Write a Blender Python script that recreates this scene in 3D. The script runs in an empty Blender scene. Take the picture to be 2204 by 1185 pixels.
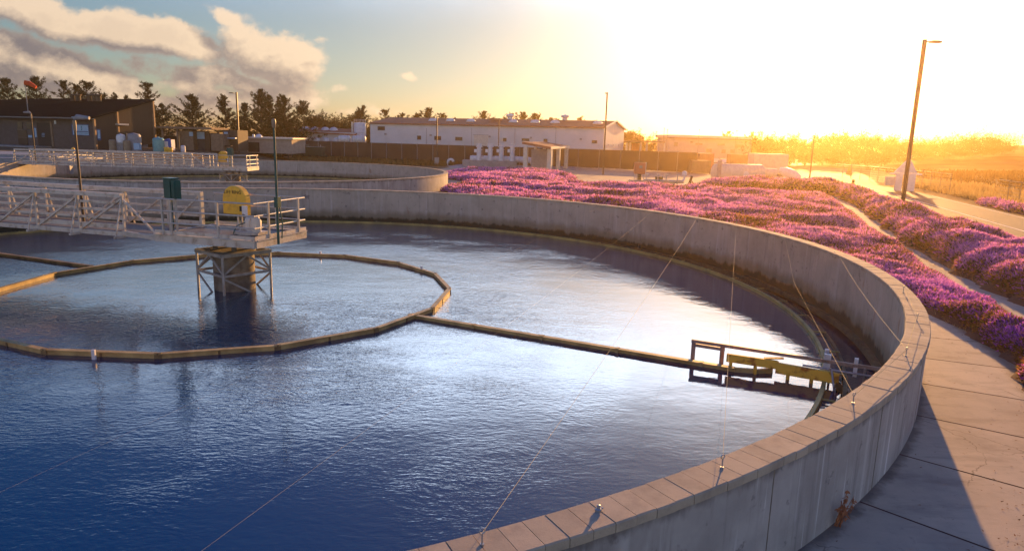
import bpy, math, random
import numpy as np
from mathutils import Vector, Matrix

random.seed(7)
NP = np.random.RandomState(11)
SC = bpy.context.scene
COL = SC.collection
rad = math.radians

# ---------------------------------------------------------------- camera, sky, sun, exposure
IMG_W, IMG_H, FPX = 2204, 1185, 1478.677
PITCH, ROLL, CAM_Z = .1956, .027, 3.0
_F = np.array([0, math.cos(PITCH), -math.sin(PITCH)])
_R = np.array([1., 0, 0]); _U = np.cross(_R, _F)
_R, _U = math.cos(ROLL) * _R + math.sin(ROLL) * _U, -math.sin(ROLL) * _R + math.cos(ROLL) * _U

def ray(px, py):
    return _F + (px - IMG_W / 2) / FPX * _R + (IMG_H / 2 - py) / FPX * _U
def at_z(px, py, z):                    # where a photo point meets the level z
    d = ray(px, py); t = (z - CAM_Z) / d[2]
    return (d[0] * t, d[1] * t, z)
def at_y(px, py, Y):                    # where a photo point meets the depth Y
    d = ray(px, py); t = Y / d[1]
    return (d[0] * t, Y, CAM_Z + d[2] * t)
def on_wall(px, py, A, D):              # where a photo point meets the vertical plane through A along D
    d = ray(px, py); n = np.array([-D[1], D[0]])
    t = (n @ np.array(A[:2])) / (n @ d[:2])
    return (d[0] * t, d[1] * t, CAM_Z + d[2] * t)

cam_d = bpy.data.cameras.new('camera')
cam_d.sensor_width = 36; cam_d.lens = 36 * FPX / IMG_W
cam_d.clip_start = .1; cam_d.clip_end = 6000
cam = bpy.data.objects.new('camera', cam_d); COL.objects.link(cam)
cam.matrix_world = Matrix(((_R[0], _U[0], -_F[0], 0), (_R[1], _U[1], -_F[1], 0), (_R[2], _U[2], -_F[2], CAM_Z), (0, 0, 0, 1)))
SC.camera = cam

SUN_AZ, SUN_EL = 23.7, 8.5
SUN = Vector((math.sin(rad(SUN_AZ)) * math.cos(rad(SUN_EL)), math.cos(rad(SUN_AZ)) * math.cos(rad(SUN_EL)), math.sin(rad(SUN_EL))))
sd = bpy.data.lights.new('sun', 'SUN'); sd.energy = 5.0; sd.angle = rad(.55); sd.color = (1, .51, .16)
so = bpy.data.objects.new('sun', sd); COL.objects.link(so)
so.rotation_euler = (-SUN).to_track_quat('-Z', 'Y').to_euler(); so.location = (0, 0, 60)
SC.view_settings.view_transform = 'Standard'; SC.view_settings.look = 'None'
SC.view_settings.exposure = 1.0; SC.view_settings.gamma = 1
SC.cycles.use_denoising = True
SC.cycles.max_bounces = 6; SC.cycles.volume_bounces = 0; SC.cycles.transparent_max_bounces = 8
SC.cycles.sample_clamp_indirect = 6

class NT:                               # tiny helper for node trees
    def __init__(s, tree): s.t = tree
    def n(s, kind, **kw):
        o = s.t.nodes.new(kind)
        for k, v in kw.items(): setattr(o, k, v)
        return o
    def put(s, sock, v):
        if isinstance(v, bpy.types.NodeSocket): s.t.links.new(v, sock)
        elif v is not None: sock.default_value = v
    def m(s, op, a, b=None, c=None, clamp=False):
        o = s.n('ShaderNodeMath', operation=op, use_clamp=clamp)
        for i, v in enumerate((a, b, c)): s.put(o.inputs[i], v)
        return o.outputs[0]
    def vm(s, op, a, b=None, scale=None):
        o = s.n('ShaderNodeVectorMath', operation=op); s.put(o.inputs[0], a)
        if b is not None: s.put(o.inputs[1], b)
        if scale is not None: s.put(o.inputs['Scale'], scale)
        return o.outputs['Value'] if op in ('DOT_PRODUCT', 'LENGTH') else o.outputs[0]
    def mix(s, fac, a, b, blend='MIX'):
        o = s.n('ShaderNodeMix', data_type='RGBA', blend_type=blend, clamp_factor=True)
        s.put(o.inputs[0], fac); s.put(o.inputs[6], c4(a)); s.put(o.inputs[7], c4(b))
        return o.outputs[2]
    def rng(s, v, a, b, c=0., d=1., smooth=True):
        o = s.n('ShaderNodeMapRange', interpolation_type='SMOOTHSTEP' if smooth else 'LINEAR')
        for i, x in enumerate((v, a, b, c, d)): s.put(o.inputs[i], x)
        return o.outputs[0]
    def noise(s, vec, scale, detail=4, rough=.55, dist=0., out=0):
        o = s.n('ShaderNodeTexNoise'); s.put(o.inputs['Vector'], vec)
        o.inputs['Scale'].default_value = scale; o.inputs['Detail'].default_value = detail
        o.inputs['Roughness'].default_value = rough; o.inputs['Distortion'].default_value = dist
        return o.outputs[out]
    def mapping(s, vec, scale=(1, 1, 1), loc=(0, 0, 0), rot=(0, 0, 0)):
        o = s.n('ShaderNodeMapping'); s.put(o.inputs[0], vec)
        o.inputs['Location'].default_value = loc; o.inputs['Rotation'].default_value = rot; o.inputs['Scale'].default_value = scale
        return o.outputs[0]

def c4(c):
    return c if isinstance(c, bpy.types.NodeSocket) or c is None else (tuple(c) + (1,))[:4]

# clouds: soft bodies at fixed places of the sky dome (a direction seen as u = x/y, v = z/y)
CLOUDS = [  # photo point, half sizes in pixels, tilt, weight
    (60, 25, 150, 48, 8, .9), (250, 62, 215, 42, 10, 1.05), (380, 92, 120, 30, 12, .8), (478, 32, 62, 22, 14, .7),
    (570, 112, 105, 58, 18, 1.0), (60, 120, 160, 44, 16, .9), (140, 165, 230, 52, 10, .95), (330, 140, 75, 34, 8, .7), (440, 165, 110, 38, 6, .8),
    (600, 195, 190, 30, 6, .75), (420, 215, 330, 30, 2, .7), (720, 190, 60, 20, 6, .55), (668, 96, 36, 13, -8, .5), (885, 160, 24, 11, 8, .6), (980, 163, 42, 12, 0, .45), (250, 228, 300, 30, 0, .6),
    (700, 238, 200, 16, 0, .5), (30, 150, 110, 50, 10, .9), (330, 60, 100, 30, 12, .9)]
world = bpy.data.worlds.new('World'); SC.world = world; world.use_nodes = True
wt = world.node_tree; wt.nodes.clear(); W = NT(wt)

def cloud_group():
    g = bpy.data.node_groups.new('cloud_density', 'ShaderNodeTree')
    g.interface.new_socket('uv', in_out='INPUT', socket_type='NodeSocketVector')
    g.interface.new_socket('density', in_out='OUTPUT', socket_type='NodeSocketFloat')
    G = NT(g); gi = G.n('NodeGroupInput'); go = G.n('NodeGroupOutput'); uv = gi.outputs[0]
    warp = G.noise(uv, 9, 3, .5, out=1)
    uvw = G.vm('ADD', uv, G.vm('SCALE', G.vm('SUBTRACT', warp, (.5, .5, .5)), scale=.045))
    total = None
    for px, py, rx, ry, tilt, w in CLOUDS:
        d = ray(px, py); u0, v0 = d[0] / d[1], d[2] / d[1]
        a, b = rx / FPX * 1.2, ry / FPX * 1.15
        v = G.vm('SUBTRACT', uvw, (u0, v0, 0))
        v = G.mapping(v, scale=(1, 1, 1), rot=(0, 0, rad(tilt)))
        v = G.vm('MULTIPLY', v, (1 / a, 1 / b, 0))
        l = G.vm('DOT_PRODUCT', v, v)
        e = G.m('MULTIPLY', G.m('EXPONENT', G.m('MULTIPLY', l, -1.)), w)
        total = e if total is None else G.m('SMOOTH_MAX', total, e, .12)
    st = G.mapping(uv, scale=(1, 1.25, 1))
    n1 = G.noise(st, 11, 8, .62)
    n2 = G.noise(st, 42, 4, .6)
    n = G.m('ADD', G.m('MULTIPLY', G.m('SUBTRACT', n1, .5), 1.7), G.m('MULTIPLY', G.m('SUBTRACT', n2, .5), .28))
    tot = G.m('MINIMUM', total, 1.25)
    dens = G.m('ADD', tot, G.m('MULTIPLY', n, G.m('MINIMUM', G.m('MULTIPLY', total, 2.2), 1.)))
    wt2 = dens
    g.links.new(wt2, go.inputs[0])
    return g

CG = cloud_group()
tc = W.n('ShaderNodeTexCoord'); D = tc.outputs['Generated']
sky = W.n('ShaderNodeTexSky', sky_type='NISHITA'); sky.sun_disc = False
sky.sun_elevation = rad(SUN_EL); sky.sun_rotation = rad(SUN_AZ)
sky.air_density = 1.0; sky.dust_density = .7; sky.ozone_density = 4.0; sky.altitude = 30
SKY_STRENGTH = .098
sep = W.n('ShaderNodeSeparateXYZ'); W.put(sep.inputs[0], W.vm('NORMALIZE', D))
# pale sea haze low down, deep blue overhead
tint = W.mix(W.rng(sep.outputs[2], .08, .62), (.80, .68, .57), (.10, .60, 1.25))
sdot = W.vm('DOT_PRODUCT', W.vm('NORMALIZE', D), tuple(SUN))
ang = W.m('ARCCOSINE', W.m('MINIMUM', sdot, .99999))
dim = W.m('SUBTRACT', 1., W.m('MULTIPLY', W.m('EXPONENT', W.m('MULTIPLY', W.m('POWER', W.m('DIVIDE', ang, .62), 2.), -1.)), .62))
skyc = W.vm('SCALE', W.vm('MULTIPLY', W.vm('SCALE', sky.outputs[0], scale=SKY_STRENGTH), tint), scale=dim)   # high thin haze softens the sky round the sun
yy = W.m('MAXIMUM', sep.outputs[1], .08)
cu = W.n('ShaderNodeCombineXYZ'); W.put(cu.inputs[0], W.m('DIVIDE', sep.outputs[0], yy)); W.put(cu.inputs[1], W.m('DIVIDE', sep.outputs[2], yy))
uv = cu.outputs[0]
def cd(v):
    g = W.n('ShaderNodeGroup'); g.node_tree = CG; W.put(g.inputs[0], v); return g.outputs[0]
d0 = cd(uv); d1 = cd(W.vm('ADD', uv, (.022, .034, 0)))
cover = W.rng(d0, .34, .66)
lit = W.m('ADD', W.m('MULTIPLY', W.m('SUBTRACT', d0, d1), 1.9), .15, clamp=True)
edge = W.rng(d0, .42, 1.1, .20, -.12)
lit = W.m('ADD', lit, edge, clamp=True)
ccol = W.mix(lit, (.105, .09, .098), (.45, .34, .24))
front = W.rng(sep.outputs[1], .1, .3)
skyx = W.mix(W.m('MULTIPLY', W.m('MULTIPLY', cover, front), .93), skyc, ccol)
# broad pale glow of the thin cloud and sea air around the sun
g1 = W.m('EXPONENT', W.m('MULTIPLY', W.m('POWER', W.m('DIVIDE', ang, .25), 2.), -1.))
g2 = W.m('EXPONENT', W.m('MULTIPLY', W.m('POWER', W.m('DIVIDE', ang, .55), 2.), -1.))
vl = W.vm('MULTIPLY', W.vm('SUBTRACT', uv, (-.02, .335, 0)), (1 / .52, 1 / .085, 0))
water_glow = W.m('MULTIPLY', W.m('EXPONENT', W.m('MULTIPLY', W.vm('DOT_PRODUCT', vl, vl), -1.)), front)
water_glow = W.m('MULTIPLY', water_glow, W.rng(W.noise(W.mapping(uv, scale=(1, 2.2, 1)), 7, 5, .55), .30, .70, .65, 1.15))
skyx = W.vm('ADD', skyx, W.vm('SCALE', (1.65, 2.0, 2.5), scale=water_glow))     # bright patch added above the view so the water reflects white
glow = W.vm('ADD', W.vm('SCALE', (.70, .60, .44), scale=g1), W.vm('SCALE', (.34, .26, .165), scale=g2))
skyx = W.vm('ADD', skyx, glow)
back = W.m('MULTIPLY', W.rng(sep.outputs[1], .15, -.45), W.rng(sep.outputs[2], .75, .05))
skyx = W.vm('ADD', skyx, W.vm('SCALE', (.33, .30, .26), scale=back))          # added fill glow behind the viewer, brightens faces turned to the camera
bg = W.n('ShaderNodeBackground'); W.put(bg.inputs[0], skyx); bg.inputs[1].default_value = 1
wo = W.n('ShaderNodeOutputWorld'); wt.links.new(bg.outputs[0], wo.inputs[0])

# ---------------------------------------------------------------- materials
def new_mat(name):
    m = bpy.data.materials.new(name); m.use_nodes = True
    t = m.node_tree; t.nodes.clear(); N = NT(t)
    b = N.n('ShaderNodeBsdfPrincipled'); o = N.n('ShaderNodeOutputMaterial'); t.links.new(b.outputs[0], o.inputs[0])
    return m, N, b, o

def mat(name, c1, c2=None, scale=3., rough=.7, metal=0., bump=0., stretch=(1, 1, 1), detail=5, spec=.4, lo=.35, hi=.68, bscale=None):
    m, N, b, o = new_mat(name)
    tx = N.n('ShaderNodeTexCoord').outputs['Object']
    v = N.mapping(tx, scale=stretch)
    if c2 is None: c2 = tuple(x * .78 for x in c1)
    n = N.noise(v, scale, detail, .6)
    N.put(b.inputs['Base Color'], N.mix(N.rng(n, lo, hi), c1, c2))
    b.inputs['Roughness'].default_value = rough; b.inputs['Metallic'].default_value = metal
    b.inputs['Specular IOR Level'].default_value = spec
    if bump:
        bp = N.n('ShaderNodeBump'); bp.inputs['Strength'].default_value = bump; bp.inputs['Distance'].default_value = .02
        N.put(bp.inputs['Height'], N.noise(v, bscale or scale * 6, 6, .65)); N.put(b.inputs['Normal'], bp.outputs[0])
    return m

ZG = -1.25                 # ground level
C = (-8.5236, 20.6715); R = 17.87; T = .382; ZW = -1.7232
C2 = (-24., 59.)

def concrete_wall(name, inner):
    m, N, b, o = new_mat(name)
    geo = N.n('ShaderNodeNewGeometry'); P = geo.outputs['Position']
    sp = N.n('ShaderNodeSeparateXYZ'); N.put(sp.inputs[0], P); z = sp.outputs[2]
    col = N.mix(N.rng(N.noise(P, 1.1, 6, .62), .3, .72), *(((.47, .41, .335), (.36, .315, .255)) if inner else ((.42, .395, .375), (.29, .27, .255))))
    st = N.mapping(P, scale=(5.5, 5.5, .35))
    s1 = N.noise(st, 1.0, 5, .65)
    s2 = N.noise(N.mapping(P, scale=(2.6, 2.6, .16), loc=(3, 1, 0)), 1.0, 3, .5)
    s3 = N.noise(N.mapping(P, scale=(14, 14, .22), loc=(8, 1, 0)), 1.0, 2, .5)
    k_ = .38 if inner else .62
    col = N.mix(N.m('MULTIPLY', N.rng(s1, .52, .74), k_), col, (.155, .145, .14))            # dark weather streaks
    col = N.mix(N.m('MULTIPLY', N.rng(s2, .57, .70), .25 if inner else .5), col, (.56, .545, .53))            # lime runs
    col = N.mix(N.m('MULTIPLY', N.m('MULTIPLY', N.rng(s3, .60, .70), N.rng(N.noise(P, .9, 3, .6), .40, .62)), .3 if inner else .75), col, (.70, .69, .70))
    col = N.mix(N.m('MULTIPLY', N.rng(N.noise(P, 3.2, 4, .7), .60, .70), .7), col, (.12, .11, .11))
    if inner:
        e = N.m('ADD', z, N.m('MULTIPLY', N.m('SUBTRACT', N.noise(N.mapping(P, scale=(1.5, 1.5, .5)), 1.6, 5, .6), .5), .55))
        col = N.mix(N.rng(e, -1.0, -1.45, 0, .75), col, (.14, .125, .075))                   # algae band at the water
        col = N.mix(N.rng(e, -1.44, -1.62), col, (.025, .032, .018))
        rs = N.noise(N.mapping(P, scale=(1.3, 1.3, .7), loc=(5, 2, 7)), 1.0, 3, .5)
        col = N.mix(N.m('MULTIPLY', N.rng(rs, .66, .75), .55), col, (.26, .11, .05))
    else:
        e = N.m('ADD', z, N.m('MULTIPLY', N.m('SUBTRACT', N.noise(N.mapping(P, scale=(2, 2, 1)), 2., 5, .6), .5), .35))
        col = N.mix(N.rng(e, -.20, -.06, 0, .8), col, (.115, .105, .105))                    # darker band under the coping
    N.put(b.inputs['Base Color'], col); b.inputs['Roughness'].default_value = .85
    bp = N.n('ShaderNodeBump'); bp.inputs['Strength'].default_value = .35; bp.inputs['Distance'].default_value = .012
    N.put(bp.inputs['Height'], N.m('ADD', N.noise(P, 30, 5, .7), N.m('MULTIPLY', N.noise(P, 4, 4, .6), 1.5))); N.put(b.inputs['Normal'], bp.outputs[0])
    return m
M = {}
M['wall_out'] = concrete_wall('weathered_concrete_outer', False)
M['wall_in'] = concrete_wall('weathered_concrete_inner', True)

def coping_mat():
    m, N, b, o = new_mat('coping_concrete')
    P = N.n('ShaderNodeNewGeometry').outputs['Position']
    r = N.n('ShaderNodeAttribute', attribute_name='rnd').outputs['Fac']
    col = N.mix(r, (.46, .385, .29), (.37, .31, .235))
    col = N.mix(N.m('MULTIPLY', N.rng(N.noise(P, 2.2, 6, .65), .42, .72), .6), col, (.20, .175, .15))
    col = N.mix(N.m('MULTIPLY', N.rng(N.noise(P, 60, 3, .7), .55, .75), .5), col, (.17, .15, .13))
    N.put(b.inputs['Base Color'], col); b.inputs['Roughness'].default_value = .9
    bp = N.n('ShaderNodeBump'); bp.inputs['Strength'].default_value = .5; bp.inputs['Distance'].default_value = .006
    N.put(bp.inputs['Height'], N.noise(P, 70, 5, .7)); N.put(b.inputs['Normal'], bp.outputs[0])
    return m
M['coping'] = coping_mat()

def slab_mat():
    m, N, b, o = new_mat('walkway_concrete')
    P = N.n('ShaderNodeNewGeometry').outputs['Position']
    r = N.n('ShaderNodeAttribute', attribute_name='rnd').outputs['Fac']
    col = N.mix(r, (.55, .46, .34), (.46, .385, .29))
    col = N.mix(N.m('MULTIPLY', N.rng(N.noise(P, .9, 6, .62), .40, .72), .55), col, (.235, .20, .17))
    col = N.mix(N.m('MULTIPLY', N.rng(N.noise(P, 9, 5, .7), .56, .72), .35), col, (.20, .165, .14))
    vo = N.n('ShaderNodeTexVoronoi', feature='DISTANCE_TO_EDGE'); vo.inputs['Scale'].default_value = .42
    N.put(vo.inputs['Vector'], N.vm('ADD', P, N.vm('SCALE', N.noise(P, 1.7, 4, .6, out=1), scale=.55)))
    crack = N.m('MULTIPLY', N.rng(vo.outputs[0], .0055, .001), N.rng(N.noise(P, .5, 2, .5), .48, .56))
    col = N.mix(N.m('MULTIPLY', crack, .6), col, (.10, .08, .065))
    tyre = N.noise(N.mapping(P, scale=(.35, 1.6, 1), rot=(0, 0, rad(-38))), 2.2, 5, .65)
    col = N.mix(N.m('MULTIPLY', N.rng(tyre, .50, .72), .4), col, (.17, .14, .12))
    dark = N.noise(P, 2.6, 3, .55)
    col = N.mix(N.m('MULTIPLY', N.rng(dark, .70, .76), .6), col, (.15, .11, .09))
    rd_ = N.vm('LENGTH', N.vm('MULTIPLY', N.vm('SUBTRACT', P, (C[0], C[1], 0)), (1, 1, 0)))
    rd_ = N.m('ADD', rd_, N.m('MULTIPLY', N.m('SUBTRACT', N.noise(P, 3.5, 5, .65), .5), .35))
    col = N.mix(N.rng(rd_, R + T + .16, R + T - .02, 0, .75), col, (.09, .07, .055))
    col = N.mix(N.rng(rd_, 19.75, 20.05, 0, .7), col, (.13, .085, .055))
    N.put(b.inputs['Base Color'], col); b.inputs['Roughness'].default_value = .88
    bp = N.n('ShaderNodeBump'); bp.inputs['Strength'].default_value = .35; bp.inputs['Distance'].default_value = .006
    N.put(bp.inputs['Height'], N.noise(P, 45, 5, .7)); N.put(b.inputs['Normal'], bp.outputs[0])
    return m
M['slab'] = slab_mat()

def water_mat(name, deep, near):
    m, N, b, o = new_mat(name)
    P = N.n('ShaderNodeNewGeometry').outputs['Position']
    b.inputs['Base Color'].default_value = deep + (1,)
    b.inputs['Roughness'].default_value = .035; b.inputs['IOR'].default_value = 1.9
    b.inputs['Specular IOR Level'].default_value = .5
    # wind ripples: fine crests lying across the breeze, stronger in patches, with a slow swell under them
    w = N.vm('ADD', P, N.vm('SCALE', N.noise(P, .8, 2, .5, out=1), scale=.5))
    r1 = N.noise(N.mapping(w, scale=(1.0, 2.1, 1), rot=(0, 0, rad(20))), 5.6, 3, .5)
    r2 = N.noise(N.mapping(w, scale=(1.0, 1.7, 1), rot=(0, 0, rad(-24))), 11.5, 2, .5)
    r3 = N.noise(N.mapping(P, scale=(1, 1.5, 1), rot=(0, 0, rad(15))), .9, 3, .5)
    patch = N.rng(N.noise(N.mapping(P, scale=(1, 1.4, 1), rot=(0, 0, rad(30)), loc=(4.4, 1.3, 0)), .16, 3, .5), .36, .64, .25, 1.)
    if near:
        sp = N.n('ShaderNodeSeparateXYZ'); N.put(sp.inputs[0], P)
        side = N.m('ADD', sp.outputs[0], N.m('MULTIPLY', sp.outputs[1], -.28))
        patch = N.m('MULTIPLY', patch, N.rng(side, -.5, -7.0, .16, 1.))
    h = N.m('MULTIPLY', N.m('ADD', N.m('MULTIPLY', r1, 1.), N.m('MULTIPLY', r2, .42)), patch)
    h = N.m('ADD', h, N.m('MULTIPLY', r3, .42))
    bp = N.n('ShaderNodeBump'); bp.inputs['Strength'].default_value = 1.; bp.inputs['Distance'].default_value = .015
    N.put(bp.inputs['Height'], h); N.put(b.inputs['Normal'], bp.outputs[0])
    return m
M['water'] = water_mat('basin_water', (.001, .026, .08), True)
M['water_far'] = water_mat('far_basin_water', (.006, .04, .09), False)

M['steel'] = mat('painted_steel', (.52, .475, .41), (.30, .235, .175), 4, .55, .0, .2, lo=.46, hi=.72)
M['steel_lt'] = mat('handrail_aluminium', (.46, .44, .41), (.36, .34, .31), 6, .42, .2)
M['steel_dk'] = mat('deck_grating', (.16, .155, .15), (.11, .105, .10), 20, .6)
M['galv'] = mat('galvanised_steel', (.42, .42, .43), (.30, .30, .31), 8, .42, .6)
M['dark_metal'] = mat('dark_bronze_pole', (.085, .06, .04), (.06, .042, .03), 4, .5, .2)
M['green'] = mat('green_enamel', (.008, .085, .075), (.006, .06, .055), 4, .38)
M['green_dk'] = mat('green_machine_paint', (.012, .055, .045), (.02, .04, .03), 5, .5)
M['yellow'] = mat('yellow_fibreglass', (.78, .47, .05), (.58, .33, .05), 5, .5, 0, .15, lo=.42, hi=.7)
M['white'] = mat('white_paint', (.72, .72, .72), (.60, .60, .60), 3, .45)
M['cream'] = mat('cream_paint', (.66, .60, .50), (.56, .50, .42), 3, .6)
M['baffle'] = mat('tan_fibreglass_baffle', (.52, .39, .16), (.30, .21, .085), 2.2, .6, 0, .2)
M['baffle_dk'] = mat('stained_fibreglass', (.25, .17, .07), (.12, .08, .035), 2.5, .6, 0, .2)
M['weir'] = mat('weir_plate_yellow_green', (.44, .35, .11), (.24, .20, .07), 1.6, .6)
M['weir_dk'] = mat('weir_teeth_stained', (.13, .10, .045), (.06, .05, .03), 4, .7)
M['rust'] = mat('rusty_yellow_steel', (.95, .54, .07), (.42, .14, .03), 3.2, .7, 0, .3, lo=.46, hi=.60)
M['rail_pink'] = mat('stained_rail_steel', (.36, .29, .26), (.26, .19, .16), 6, .6, .2)
M['pier'] = mat('pier_concrete', (.22, .185, .14), (.11, .09, .07), 3, .85, 0, .4)
M['cage'] = mat('cage_paint', (.36, .345, .32), (.26, .24, .21), 6, .5)
M['black'] = mat('black_opening', (.010, .010, .012), (.016, .015, .015), 2, .6)
M['glass'] = mat('dark_window', (.02, .022, .026), (.03, .03, .033), 2, .15)
M['cord'] = mat('yellow_cord', (.55, .46, .24), (.45, .37, .18), 5, .7)
M['orange'] = mat('orange_red_cloth', (.75, .09, .02), (.6, .06, .015), 4, .8)
M['cone'] = mat('orange_plastic', (.75, .16, .03), (.6, .12, .02), 4, .6)
M['bldg_wall'] = mat('taupe_stucco', (.10, .085, .08), (.08, .068, .063), 2, .9)
M['bldg_side'] = mat('brown_rib_siding', (.10, .065, .040), (.075, .05, .03), 3, .8, stretch=(1, 8, .2))
M['roof_dk'] = mat('dark_roof_sheet', (.012, .013, .017), (.009, .010, .013), .6, 1.0, spec=0.)
M['roof_red'] = mat('red_brown_roof_sheet', (.32, .14, .095), (.25, .105, .075), .35, .85, spec=.1)
M['siding'] = mat('pale_metal_siding', (.60, .61, .63), (.54, .55, .56), .5, .5)
M['tan_block'] = mat('tan_block_wall', (.25, .175, .115), (.19, .13, .085), 2.2, .9)
M['beige'] = mat('beige_wall', (.40, .325, .26), (.33, .265, .21), 2, .9)
M['panel_blue'] = mat('pale_blue_panel', (.30, .46, .62), (.24, .40, .56), 2, .4)
M['sign_blue'] = mat('sign_blue_frame', (.02, .06, .16), None, 3, .5)
M['teal'] = mat('teal_emblem', (.01, .20, .22), None, 3, .5)
M['plastic_teal'] = mat('pale_teal_plastic', (.16, .40, .40), (.12, .33, .34), 3, .45)
M['blue'] = mat('blue_plastic', (.02, .10, .42), (.015, .08, .34), 3, .45)
M['bronze_tank'] = mat('tan_cylinder_paint', (.30, .225, .15), (.24, .175, .115), 3, .45)
M['grey'] = mat('grey_paint', (.28, .28, .29), (.22, .22, .23), 3, .6)
M['plinth'] = mat('grey_concrete', (.33, .32, .31), (.25, .245, .24), 1.5, .9, 0, .3)
M['red_box'] = mat('salmon_red_sun_tint', (.50, .15, .085), (.42, .12, .07), 3, .5)  # the electric cabinet's red is warm sunlight put into its colour
M['asphalt'] = mat('asphalt', (.105, .09, .075), (.075, .065, .055), .35, .8, 0, .35, bscale=40)
M['line'] = mat('road_paint', (.80, .78, .72), (.62, .58, .50), 3, .8)
M['fence_screen'] = mat('brown_fence_screen', (.06, .042, .036), (.04, .028, .024), .8, .9, stretch=(1, 1, .3))
M['pink_wall'] = mat('pale_pink_wall', (.55, .42, .36), (.48, .36, .31), 1, .8)
M['bark'] = mat('cypress_bark', (.075, .05, .035), (.05, .034, .024), 5, .9)
M['dryweed'] = mat('dead_weed', (.34, .13, .06), (.22, .08, .04), 6, .9)
M['path'] = mat('drain_concrete', (.46, .40, .32), (.34, .29, .23), 1.2, .9, 0, .3)
M['gravel'] = mat('pale_gravel', (.40, .33, .25), (.30, .24, .175), 1.2, .95, 0, .5)
M['mulch'] = mat('bed_soil', (.13, .055, .035), (.09, .035, .025), 3, .95, 0, .5)

def ground_mat():
    m, N, b, o = new_mat('dry_ground')
    P = N.n('ShaderNodeNewGeometry').outputs['Position']
    col = N.mix(N.rng(N.noise(P, .12, 6, .6), .35, .66), (.22, .165, .095), (.15, .105, .06))
    col = N.mix(N.m('MULTIPLY', N.rng(N.noise(P, .9, 6, .65), .45, .7), .6), col, (.095, .08, .04))
    col = N.mix(N.m('MULTIPLY', N.rng(N.noise(P, 6, 4, .7), .5, .7), .4), col, (.30, .23, .13))
    gs = N.n('ShaderNodeSeparateXYZ'); N.put(gs.inputs[0], P)
    scrub = N.m('MULTIPLY', N.rng(gs.outputs[0], 70, 95), N.rng(N.noise(P, .035, 5, .6), .34, .56, .25, 1.))
    col = N.mix(N.m('MULTIPLY', scrub, N.rng(gs.outputs[1], 110, 140)), col, (.05, .036, .016))
    N.put(b.inputs['Base Color'], col); b.inputs['Roughness'].default_value = .95; b.inputs['Specular IOR Level'].default_value = .02
    bp = N.n('ShaderNodeBump'); bp.inputs['Strength'].default_value = .6; bp.inputs['Distance'].default_value = .08
    N.put(bp.inputs['Height'], N.noise(P, 5, 6, .7)); N.put(b.inputs['Normal'], bp.outputs[0])
    return m
M['ground'] = ground_mat()

def leafy(name, trans, rough=.6):       # blades and needles: colour from the plant itself ("col"), light passes through them
    m = bpy.data.materials.new(name); m.use_nodes = True; t = m.node_tree; t.nodes.clear(); N = NT(t)
    a = N.n('ShaderNodeAttribute', attribute_name='col').outputs['Color']
    d = N.n('ShaderNodeBsdfDiffuse'); N.put(d.inputs[0], a)
    tr = N.n('ShaderNodeBsdfTranslucent'); N.put(tr.inputs[0], a)
    mx = N.n('ShaderNodeMixShader'); mx.inputs[0].default_value = trans
    t.links.new(d.outputs[0], mx.inputs[1]); t.links.new(tr.outputs[0], mx.inputs[2])
    o = N.n('ShaderNodeOutputMaterial'); t.links.new(mx.outputs[0], o.inputs[0])
    return m
M['flower'] = leafy('ice_plant_flowers', .68)
M['needle'] = leafy('cypress_needles', .04)
M['straw'] = leafy('dry_grass_blades', .5)

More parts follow.
